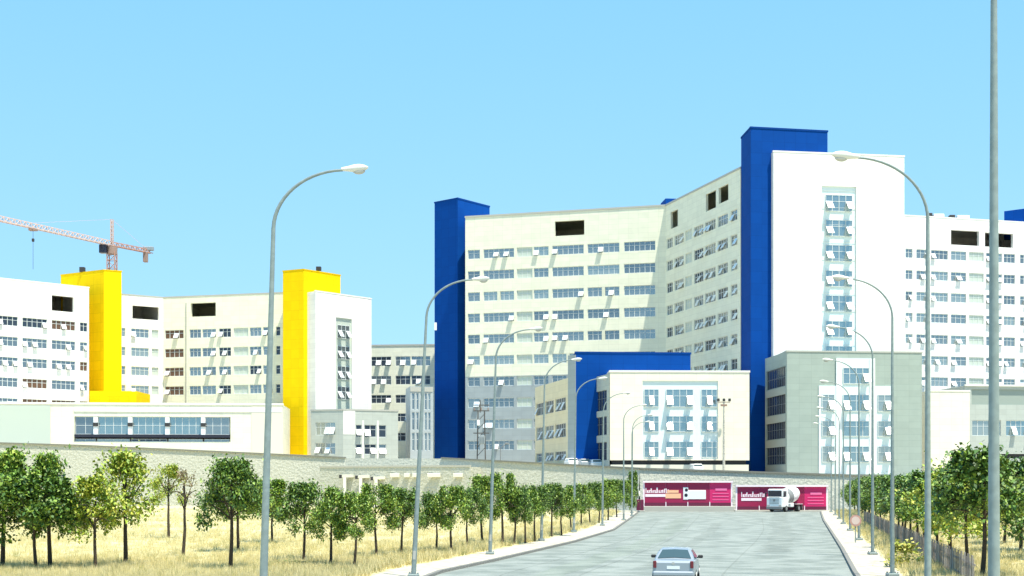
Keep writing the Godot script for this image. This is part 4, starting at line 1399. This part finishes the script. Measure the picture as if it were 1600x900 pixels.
# ------------------------------------------------------------------ hoardings
func hoarding(x0: float, x1: float, d: float, y0: float, y1: float, label: String, full: bool) -> void:
	var T := thing("hoarding", label, "hoarding", Vector3(x0, 0, -d), 0.0, "magenta site hoardings across the road end")
	var w := x1 - x0
	var h := y1 - y0
	var st := sts()
	var n := 4
	for i in n:
		st = sts()
		box(st, Vector3(w * (i + 0.5) / n, y0 + h * 0.5, 0), Vector3(w / n - 0.03, h - 0.3, 0.08))
		part(st, "panel", M.magenta if i < n - 1 else M.magenta_bright, T)
	st = sts()
	box(st, Vector3(w / 2, y1 - 0.02, 0.1), Vector3(w + 0.3, 0.24, 0.5))
	part(st, "top_rail", M.pink_white, T)
	st = sts()
	box(st, Vector3(w / 2, y0 + 0.28, 0.08), Vector3(w - 0.2, 0.5, 0.06))
	part(st, "bottom_band", M.magenta_dark, T)
	for i in n + 1:
		st = sts()
		box(st, Vector3(w * i / n, (y1 - 0.15) * 0.5, -0.12 if i > 0 and i < n else 0.0), Vector3(0.22, y1 + 0.1, 0.14))
		part(st, "post", M.pink_white, T)
	st = sts()
	cbox(st, Vector3(w / 2, (y0 - 0.05) * 0.5, 0.0), Vector3(w + 0.6, y0 + 0.05, 1.0), 0.04)
	part(st, "plinth", M.concrete, T)
	for i in range(1, n):
		st = sts()
		box(st, Vector3(w * i / n, y0 + 0.3, 0.12), Vector3(0.12, 0.7, 0.1))
		part(st, "foot", M.pink_white, T)
	# printed matter: a line of pale strokes, a pale bar, a peach block, the white badge and faint lines at the right
	var g := RandomNumberGenerator.new()
	g.seed = 77
	st = sts()
	var x := 0.25 if full else 0.7
	for i in 13:
		var sw := g.randf_range(0.09, 0.2)
		var sh: float = [0.75, 0.4, 0.42, 0.7, 0.38, 0.42, 0.8, 0.4, 0.4, 0.45, 0.62, 0.66, 0.5][i]
		box(st, Vector3(x + sw * 0.5, y0 + h * 0.54 + sh * 0.5, 0.06), Vector3(sw, sh, 0.04))
		if i % 3 != 0:
			box(st, Vector3(x + sw + 0.05, y0 + h * 0.54 + (0.05 if i % 2 else sh - 0.05), 0.06), Vector3(0.12, 0.1, 0.04))
		x += sw + g.randf_range(0.08, 0.14)
	part(st, "lettering", M.pink_white, T)
	st = sts()
	box(st, Vector3(1.8 if full else 2.2, y0 + h * 0.44, 0.06), Vector3(3.2 if full else 3.0, 0.42, 0.04))
	part(st, "printed_bar", M.pink_white, T)
	if full:
		st = sts()
		box(st, Vector3(4.35, y0 + h * 0.42, 0.062), Vector3(2.3, 0.72, 0.04))
		box(st, Vector3(4.3, y0 + h * 0.6, 0.062), Vector3(1.7, 0.4, 0.04))
		part(st, "printed_block", M.peach, T)
		st = sts()
		cbox(st, Vector3(w * 0.58, y0 + h * 0.47, 0.075), Vector3(3.3, 1.35, 0.07), 0.034)
		cbox(st, Vector3(w * 0.58 - 1.35, y0 + h * 0.52, 0.072), Vector3(0.75, 1.85, 0.06), 0.028)
		var bd := part(st, "badge", M.truck_white, T)
		st = sts()
		tube(st, [Vector3(w * 0.58 - 1.25, y0 + h * 0.66, 0.1), Vector3(w * 0.58 - 1.25, y0 + h * 0.66, 0.125)], [0.24, 0.24], 12)
		tube(st, [Vector3(w * 0.58 - 1.3, y0 + h * 0.45, 0.1), Vector3(w * 0.58 - 1.3, y0 + h * 0.45, 0.125)], [0.26, 0.26], 12)
		part(st, "badge_dot", M.truck_dark, bd)
	st = sts()
	box(st, Vector3(w * 0.88, y0 + h * 0.68, 0.062), Vector3(1.7, 0.34, 0.04))
	for i in 3:
		box(st, Vector3(w * 0.875, y0 + h * (0.52 - 0.13 * i), 0.058), Vector3(2.4, 0.1, 0.035))
	part(st, "printed_line", mk(lin(0.80, 0.16, 0.36), 0.6), T)

func hoardings() -> void:
	hoarding(19.57, 32.59, 190.0, 0.76, 4.42, "magenta site hoarding with white badge, left of the mixer truck", true)
	hoarding(33.25, 46.64, 189.6, 0.20, 3.80, "magenta site hoarding standing behind the mixer truck", false)
	var i := 0
	for e in [[18.52, 188.0], [18.98, 187.0]]:
		var T := thing("road_barrier", ["dark red barrier post at the hoarding's left end, farther one", "dark red barrier post at the hoarding's left end, nearer one"][i], "barrier", Vector3(e[0], 0.0, -e[1]), 0.0, "barrier posts beside the hoarding")
		var st := sts()
		cbox(st, Vector3(0, 0.9, 0), Vector3(0.5, 1.8, 0.4), 0.06)
		part(st, "post", M.magenta_dark, T)
		st = sts()
		cbox(st, Vector3(0, 0.1, 0), Vector3(0.8, 0.2, 0.7), 0.04)
		part(st, "foot", M.concrete, T)
		i += 1

# ------------------------------------------------------------------ vehicles
func wheel(parent: Node, c: Vector3, r: float, w: float, rim_m: Material) -> void:
	var st := sts()
	tube(st, [c - Vector3(w / 2, 0, 0), c - Vector3(w / 2 - 0.05, 0, 0), c + Vector3(w / 2 - 0.05, 0, 0), c + Vector3(w / 2, 0, 0)], [r * 0.9, r, r, r * 0.9], 20)
	var t := part(st, "wheel", M.rubber, parent)
	st = sts()
	tube(st, [c - Vector3(w / 2 + 0.02, 0, 0), c + Vector3(w / 2 + 0.02, 0, 0)], [r * 0.58, r * 0.58], 14)
	part(st, "rim", rim_m, t)

func mixer_truck() -> void:
	var T := thing("mixer_truck", "white concrete mixer truck parked in front of the hoarding", "truck", Vector3(38.59, 0, -186), 0.0)
	T.rotation.y = deg_to_rad(-38.0)
	# local front is +z; the drum runs back along -z
	var st := sts()
	cbox(st, Vector3(0, 1.45, 0), Vector3(2.5, 1.5, 2.1), 0.1)
	cbox(st, Vector3(0, 2.75, -0.12), Vector3(2.4, 1.2, 1.85), 0.16)
	part(st, "cab", M.truck_white, T)
	st = sts()
	nquad(st, Vector3(-1.08, 2.25, 0.87), Vector3(1.08, 2.25, 0.87), Vector3(1.02, 3.1, 0.83), Vector3(-1.02, 3.1, 0.83), Vector3(0, 0, 1))
	box(st, Vector3(0, 2.66, 0.84), Vector3(2.1, 0.84, 0.05))
	part(st, "windscreen", M.truck_dark, T)
	for sg in [-1.0, 1.0]:
		st = sts()
		box(st, Vector3(sg * 1.2, 2.65, 0.1), Vector3(0.04, 0.75, 0.95))
		part(st, "side_window", M.truck_dark, T)
		st = sts()
		cbox(st, Vector3(sg * 1.45, 2.5, 0.85), Vector3(0.22, 0.7, 0.12), 0.03)
		part(st, "mirror", M.truck_dark, T)
		st = sts()
		cbox(st, Vector3(sg * 0.92, 0.95, 1.06), Vector3(0.42, 0.24, 0.06), 0.02)
		part(st, "headlight", M.lamp_glass, T)
	st = sts()
	for i in 4:
		box(st, Vector3(0, 1.25 + i * 0.2, 1.06), Vector3(1.5, 0.09, 0.05))
	box(st, Vector3(0, 2.1, 1.06), Vector3(1.7, 0.1, 0.05))
	part(st, "grille", M.bluegrey, T)
	st = sts()
	tube(st, [Vector3(0, 1.72, 1.06), Vector3(0, 1.72, 1.11)], [0.17, 0.17], 14)
	part(st, "emblem", M.truck_grey, T)
	st = sts()
	cbox(st, Vector3(0, 0.62, 0.98), Vector3(2.5, 0.42, 0.34), 0.06)
	part(st, "bumper", M.truck_grey, T)
	st = sts()
	for sg in [-1.0, 1.0]:
		box(st, Vector3(sg * 0.42, 1.0, -4.0), Vector3(0.12, 0.3, 7.4))
	box(st, Vector3(0, 1.0, -1.4), Vector3(0.9, 0.2, 0.2))
	box(st, Vector3(0, 1.0, -7.4), Vector3(0.9, 0.2, 0.2))
	part(st, "chassis", M.truck_dark, T)
	# drum: pear-shaped, axis rising to the rear
	var ax0 := Vector3(0, 2.0, -1.5)
	var ax1 := Vector3(0, 3.05, -6.9)
	st = sts()
	var pts := []
	var rr := []
	var prof := [[0.0, 0.5], [0.04, 0.8], [0.16, 1.08], [0.32, 1.2], [0.5, 1.22], [0.62, 1.14], [0.8, 0.84], [0.95, 0.58], [1.0, 0.55]]
	for e in prof:
		pts.append(ax0.lerp(ax1, e[0]))
		rr.append(e[1])
	tube(st, pts, rr, 24)
	var dr := part(st, "drum", M.truck_white, T)
	st = sts()
	var p2 := []
	var r2 := []
	for e in [[0.1, 0.98], [0.2, 1.13], [0.27, 1.19]]:
		p2.append(ax0.lerp(ax1, e[0]))
		r2.append(e[1] + 0.02)
	tube(st, p2, r2, 24, false)
	part(st, "drum_band", M.truck_grey, dr)
	st = sts()
	bar(st, Vector3(-0.6, 1.1, -1.6), Vector3(-0.5, 2.0, -1.6), 0.2, 0.2)
	bar(st, Vector3(0.6, 1.1, -1.6), Vector3(0.5, 2.0, -1.6), 0.2, 0.2)
	bar(st, Vector3(-0.7, 1.1, -6.5), Vector3(-0.5, 2.5, -6.5), 0.2, 0.2)
	bar(st, Vector3(0.7, 1.1, -6.5), Vector3(0.5, 2.5, -6.5), 0.2, 0.2)
	part(st, "drum_support", M.truck_grey, T)
	st = sts()
	bar(st, Vector3(0, 3.5, -7.0), Vector3(0, 2.3, -7.9), 0.7, 0.5)
	bar(st, Vector3(0, 2.2, -7.9), Vector3(0.5, 1.4, -9.0), 0.45, 0.15)
	part(st, "chute", M.truck_grey, T)
	st = sts()
	cbox(st, Vector3(1.0, 1.0, -2.3), Vector3(0.5, 0.6, 1.0), 0.08)
	part(st, "fuel_tank", M.truck_white, T)
	for z in [-4.3, -5.65, -7.0]:
		for sg in [-1.0, 1.0]:
			st = sts()
			box(st, Vector3(sg * 1.08, 1.12, z), Vector3(0.5, 0.06, 1.1))
			part(st, "mudguard", M.truck_white, T)
			wheel(T, Vector3(sg * 1.08, 0.5, z), 0.5, 0.5, M.truck_grey)
	for sg in [-1.0, 1.0]:
		wheel(T, Vector3(sg * 1.08, 0.5, -0.35), 0.5, 0.34, M.truck_grey)

func ring_loft(st: SurfaceTool, rings: Array, caps := true) -> void:
	for i in rings.size() - 1:
		var n: int = rings[i].size()
		var mid := Vector3.ZERO
		for p in rings[i]:
			mid += p / n
		for k in n:
			var k2 := (k + 1) % n
			var a: Vector3 = rings[i][k]
			var b: Vector3 = rings[i][k2]
			nquad(st, a, b, rings[i + 1][k2], rings[i + 1][k], (a + b) * 0.5 - mid)
	if caps:
		for e in [0, rings.size() - 1]:
			var r: Array = rings[e]
			var out: Vector3 = (rings[0][0] - rings[1][0]) if e == 0 else (rings[-1][0] - rings[-2][0])
			for k in range(1, r.size() - 1):
				var nn: Vector3 = (r[k] - r[0]).cross(r[k + 1] - r[0]).normalized()
				if nn.dot(out) < 0:
					nn = -nn
				tri(st, r[0], r[k], r[k + 1], nn)

func car() -> void:
	var yaw := -deg_to_rad(11.0)
	var T := thing("parked_car", "silver-grey saloon car driving away at the bottom of the picture", "car", Vector3(6.3, 0.0, -50.0), yaw)
	T.name = "silver_car"
	var st := sts()
	# lower body stations along z: rear (0) to front (-4.1): [z, half width, y low, y deck]
	var rings := []
	for s in [[0.0, 0.74, 0.42, 0.86], [-0.06, 0.80, 0.32, 0.95], [-0.35, 0.84, 0.26, 0.98], [-1.2, 0.86, 0.24, 0.97], [-2.4, 0.86, 0.24, 0.95], [-3.1, 0.85, 0.24, 0.90], [-3.8, 0.82, 0.28, 0.80], [-4.1, 0.72, 0.38, 0.66]]:
		var w: float = s[1]
		var y0: float = s[2]
		var y1: float = s[3]
		var z: float = s[0]
		rings.append([Vector3(-w * 0.93, y0, z), Vector3(-w, y0 + 0.16, z), Vector3(-w, y1 - 0.2, z), Vector3(-w * 0.97, y1 - 0.06, z), Vector3(-w * 0.86, y1, z), Vector3(w * 0.86, y1, z), Vector3(w * 0.97, y1 - 0.06, z), Vector3(w, y1 - 0.2, z), Vector3(w, y0 + 0.16, z), Vector3(w * 0.93, y0, z)])
	ring_loft(st, rings)
	# cabin
	var cab := []
	for s in [[-0.62, 0.70, 0.94, 0.97], [-0.86, 0.68, 0.94, 1.15], [-1.1, 0.64, 0.94, 1.31], [-1.3, 0.60, 0.94, 1.37], [-1.8, 0.61, 0.94, 1.39], [-2.3, 0.60, 0.94, 1.36], [-3.05, 0.68, 0.92, 0.95]]:
		var w2: float = s[1]
		var z2: float = s[0]
		var y2: float = s[3]
		var e := (y2 - 0.94) / 0.5
		cab.append([Vector3(-0.79, s[2], z2), Vector3(-lerpf(0.79, w2, e), maxf(s[2], y2 - 0.08), z2), Vector3(-lerpf(0.74, w2 - 0.1, e), y2, z2), Vector3(0, y2 + 0.02, z2), Vector3(lerpf(0.74, w2 - 0.1, e), y2, z2), Vector3(lerpf(0.79, w2, e), maxf(s[2], y2 - 0.08), z2), Vector3(0.79, s[2], z2)])
	ring_loft(st, cab)
	part(st, "body", M.car_paint, T)
	st = sts()
	for sg in [-1.0, 1.0]:
		nquad(st, Vector3(sg * 0.66, 1.01, -0.64), Vector3(0, 1.045, -0.66), Vector3(0, 1.345, -1.09), Vector3(sg * 0.50, 1.325, -1.09), Vector3(0, 0.5, 1))
	part(st, "rear_window", M.car_glass, T)
	for sg in [-1.0, 1.0]:
		st = sts()
		nquad(st, Vector3(sg * 0.798, 0.99, -1.0), Vector3(sg * 0.798, 0.99, -2.7), Vector3(sg * 0.635, 1.3, -2.3), Vector3(sg * 0.635, 1.3, -1.25), Vector3(sg, 0, 0))
		part(st, "side_window", M.car_glass, T)
		st = sts()
		cbox(st, Vector3(sg * 0.95, 1.0, -2.25), Vector3(0.2, 0.13, 0.1), 0.03)
		bar(st, Vector3(sg * 0.8, 0.95, -2.25), Vector3(sg * 0.9, 0.98, -2.25), 0.05, 0.05)
		part(st, "door_mirror", M.dark, T)
		st = sts()
		cbox(st, Vector3(sg * 0.72, 0.80, -0.005), Vector3(0.13, 0.28, 0.1), 0.02)
		part(st, "tail_light", M.tail, T)
		wheel(T, Vector3(sg * 0.76, 0.3, -0.75), 0.3, 0.19, M.lamp_head)
		wheel(T, Vector3(sg * 0.76, 0.3, -3.3), 0.3, 0.19, M.lamp_head)
	st = sts()
	cbox(st, Vector3(0, 0.44, 0.05), Vector3(1.6, 0.2, 0.14), 0.05)
	part(st, "bumper", M.car_paint, T)
	st = sts()
	box(st, Vector3(0, 0.68, 0.005), Vector3(0.5, 0.12, 0.02))
	part(st, "number_plate", M.truck_white, T)
	st = sts()
	tube(st, [Vector3(0, 0.84, -0.02), Vector3(0, 0.84, 0.012)], [0.06, 0.06], 12)
	part(st, "emblem", M.coping, T)

# ------------------------------------------------------------------ small things
func small_things() -> void:
	# electricity pole with transformer in front of the blue tower's wing
	var p := Vector3(-5.38, 8.60, -224.00)
	var T := thing("utility_pole", "dark lattice electricity pole with transformer beside the left blue tower", "utility pole", p)
	var st := sts()
	for sg in [-1.0, 1.0]:
		bar(st, Vector3(sg * 0.75, -2.0, 0), Vector3(sg * 0.55, 8.4, 0), 0.2, 0.2)
	for i in 5:
		bar(st, Vector3(-0.7, 0.4 + i * 1.5, 0), Vector3(0.7, 1.9 + i * 1.5, 0), 0.1, 0.1)
	part(st, "frame", M.steel, T)
	for y in [8.3, 9.3, 4.4]:
		st = sts()
		bar(st, Vector3(-1.4, y, 0), Vector3(1.4, y, 0), 0.16, 0.16)
		part(st, "crossarm", M.steel, T)
	st = sts()
	bar(st, Vector3(-0.2, 8.0, 0), Vector3(-0.2, 10.2, 0), 0.18, 0.18)
	part(st, "mast_top", M.steel, T)
	for x in [-1.2, 0.0, 1.2]:
		st = sts()
		tube(st, [Vector3(x, 8.4, 0), Vector3(x, 8.6, 0), Vector3(x, 8.7, 0), Vector3(x, 8.9, 0)], [0.08, 0.14, 0.08, 0.05], 8)
		part(st, "insulator", M.rust, T)
	st = sts()
	cbox(st, Vector3(0.1, 3.2, 0.3), Vector3(1.1, 1.5, 0.9), 0.08)
	for i in 4:
		box(st, Vector3(-0.3 + i * 0.27, 3.2, 0.8), Vector3(0.06, 1.2, 0.15))
	part(st, "transformer", M.bluegrey, T)
	st = sts()
	cbox(st, Vector3(-0.5, 6.2, 0.3), Vector3(0.5, 1.0, 0.4), 0.06)
	part(st, "switch_box", M.truck_white, T)
	# floodlight mast in front of the cream annex
	var f := Vector3(33.93, 7.59, -205.00)
	T = thing("floodlight_mast", "slim mast with three floodlights in front of the cream annex", "floodlight", f)
	st = sts()
	tube(st, [Vector3(0, -1.5, 0), Vector3(0, 9.6, 0)], [0.22, 0.14], 8)
	part(st, "pole", M.concrete, T)
	st = sts()
	bar(st, Vector3(-1.0, 9.6, 0), Vector3(1.0, 9.6, 0), 0.12, 0.12)
	bar(st, Vector3(-0.5, 9.1, 0), Vector3(0.5, 9.1, 0), 0.3, 0.3)
	part(st, "crossarm", M.rust, T)
	for x in [-0.9, 0.0, 0.9]:
		st = sts()
		cbox(st, Vector3(x, 9.95, 0.1), Vector3(0.4, 0.45, 0.3), 0.05)
		part(st, "floodlight_head", M.dark, T)
	# shorter dark lamp by the grey wall of the blue hospital
	var s := Vector3(-2.00, 8.56, -222.00)
	T = thing("wall_lamp_post", "short dark lamp post with bent head near the electricity pole", "lamp post", s)
	st = sts()
	tube(st, [Vector3(0, -1.5, 0), Vector3(0, 1.6, 0), Vector3(0.4, 2.1, 0), Vector3(1.1, 2.5, 0)], [0.09, 0.08, 0.08, 0.06], 6)
	part(st, "pole", M.truck_grey, T)
	st = sts()
	cbox(st, Vector3(1.1, 2.55, 0), Vector3(0.7, 0.3, 0.3), 0.05)
	part(st, "lamp_head", M.truck_grey, T)
	# round no-entry style sign on the right pavement, pale pink
	T = thing("road_sign", "small round pale-red road sign on the right pavement", "road sign", Vector3(22.50, 0.00, -83.87) + Vector3(0, 0.13, 0))
	st = sts()
	tube(st, [Vector3(0, -0.05, 0), Vector3(0, 1.8, 0)], [0.04, 0.04], 8)
	part(st, "post", M.galv, T)
	st = sts()
	tube(st, [Vector3(0, 1.45, 0.05), Vector3(0, 1.45, 0.07)], [0.38, 0.38], 20)
	var disc := part(st, "disc", M.sign_red, T)
	st = sts()
	tube(st, [Vector3(0, 1.45, 0.07), Vector3(0, 1.45, 0.078)], [0.27, 0.27], 20)
	part(st, "face", mk(lin(0.62, 0.5, 0.46), 0.7), disc)
	# vehicles parked on the plateau, only their tops clear the wall
	var i := 0
	for e in [[Vector3(9.81, 7.70, -211.00), 0], [Vector3(11.79, 7.58, -210.50), 1], [Vector3(13.65, 7.47, -210.00), 2], [Vector3(29.59, 6.67, -205.50), 3]]:
		var at: Vector3 = e[0]
		var C := thing("van", ["pale parked van behind the wall left of the cream annex, leftmost", "pale parked van behind the wall left of the cream annex, middle", "pale parked van behind the wall left of the cream annex, nearest the annex", "white parked van behind the wall below the cream annex windows"][i], "van", at - Vector3(0, 1.15, 0.6), 0.25, "vans parked behind the wall")
		st = sts()
		cbox(st, Vector3(0, 0.85, 0), Vector3(1.8, 1.1, 2.6), 0.15)
		cbox(st, Vector3(0, 1.5, -0.1), Vector3(1.6, 0.6, 2.2), 0.15)
		part(st, "body", M.truck_white if i != 1 else M.car_paint, C)
		st = sts()
		box(st, Vector3(0, 1.5, 1.0), Vector3(1.35, 0.36, 0.06))
		part(st, "windscreen", M.car_glass, C)
		for sx in [-1.0, 1.0]:
			for sz in [-0.85, 0.85]:
				wheel(C, Vector3(sx * 0.8, 0.32, sz), 0.32, 0.2, M.lamp_head)
		i += 1
	# green ground shrub by the second lamp's foot
	var bush := inst(crown_mesh(900, 14, 900, 0.16, 0.2, [Color(0.10, 0.15, 0.03), Color(0.16, 0.2, 0.04), Color(0.2, 0.2, 0.06)]), "shrub", M.leaf_green, self)
	bush.position = Vector3(-9.76, 0.00, -57.78)
	bush.scale = Vector3(1.4, 0.45, 0.8)
	tag(bush, "low green shrub in the dry grass right of the nearest left lamp", "shrub")
	var bush2 := inst(crown_mesh(901, 14, 700, 0.16, 0.2, [Color(0.45, 0.45, 0.08), Color(0.55, 0.5, 0.12), Color(0.3, 0.34, 0.05)]), "shrub_001", M.leaf_green, self)
	bush2.position = Vector3(18.26, 0.00, -59.09)
	bush2.scale = Vector3(1.1, 1.2, 0.9)
	tag(bush2, "yellow-green shrub on the verge between the right lamps", "shrub")

# ------------------------------------------------------------------ dry grass
func grass() -> void:
	var st := sts()
	var g := RandomNumberGenerator.new()
	g.seed = 5
	for k in 14:
		var a := g.randf() * TAU
		var o := Vector3(cos(a), 0, sin(a)) * g.randf() * 0.22
		var lean := Vector3(g.randf_range(-1, 1), 0, g.randf_range(-1, 1)) * 0.14
		var hh := g.randf_range(0.18, 0.42)
		var sd := Vector3(cos(a + 1.0), 0, sin(a + 1.0)) * 0.012
		var v := g.randf_range(0.75, 1.2)
		st.set_color(Color(v, v, v))
		var gn := sd.cross(lean + Vector3(0, hh, 0)).normalized()
		tri(st, o - sd, o + lean + Vector3(0, hh, 0), o + sd, gn if gn.z > 0.0 else -gn)
	var mesh := st.commit()
	mesh.surface_set_material(0, M.straw)
	for side in [-1, 1]:
		var xf := []
		var cols := []
		var n := 42000 if side < 0 else 12000
		for i in n:
			var d := 46.0 + 150.0 * pow(g.randf(), 1.9)
			var x := 0.0
			if side < 0:
				var lo := -0.43 * d - 4.0
				var hi := at_depth(kerb_l, d) - 2.5
				if hi < lo:
					continue
				x = g.randf_range(lo, hi)
			else:
				x = at_depth(kerb_r, d) + 2.1 + g.randf() * 16.0
			var b := Basis(Vector3.UP, g.randf() * TAU).scaled(Vector3(1.2, g.randf_range(0.6, 1.3), 1.2))
			xf.append(Transform3D(b, Vector3(x, 0.14, -d)))
			var t := g.randf()
			cols.append(Color(0.62, 0.53, 0.23).lerp(Color(0.74, 0.66, 0.38), t) if g.randf() > 0.06 else Color(0.26, 0.28, 0.09))
		var mm := MultiMesh.new()
		mm.transform_format = MultiMesh.TRANSFORM_3D
		mm.use_colors = true
		mm.mesh = mesh
		mm.instance_count = xf.size()
		for i in xf.size():
			mm.set_instance_transform(i, xf[i])
			mm.set_instance_color(i, cols[i])
		var o := MultiMeshInstance3D.new()
		o.name = numbered("dry_grass")
		o.multimesh = mm
		o.set_meta("kind", "stuff")
		tag(o, "dry straw-coloured grass in the field left of the road" if side < 0 else "dry straw-coloured grass on the verge right of the road", "grass")
		add_child(o)
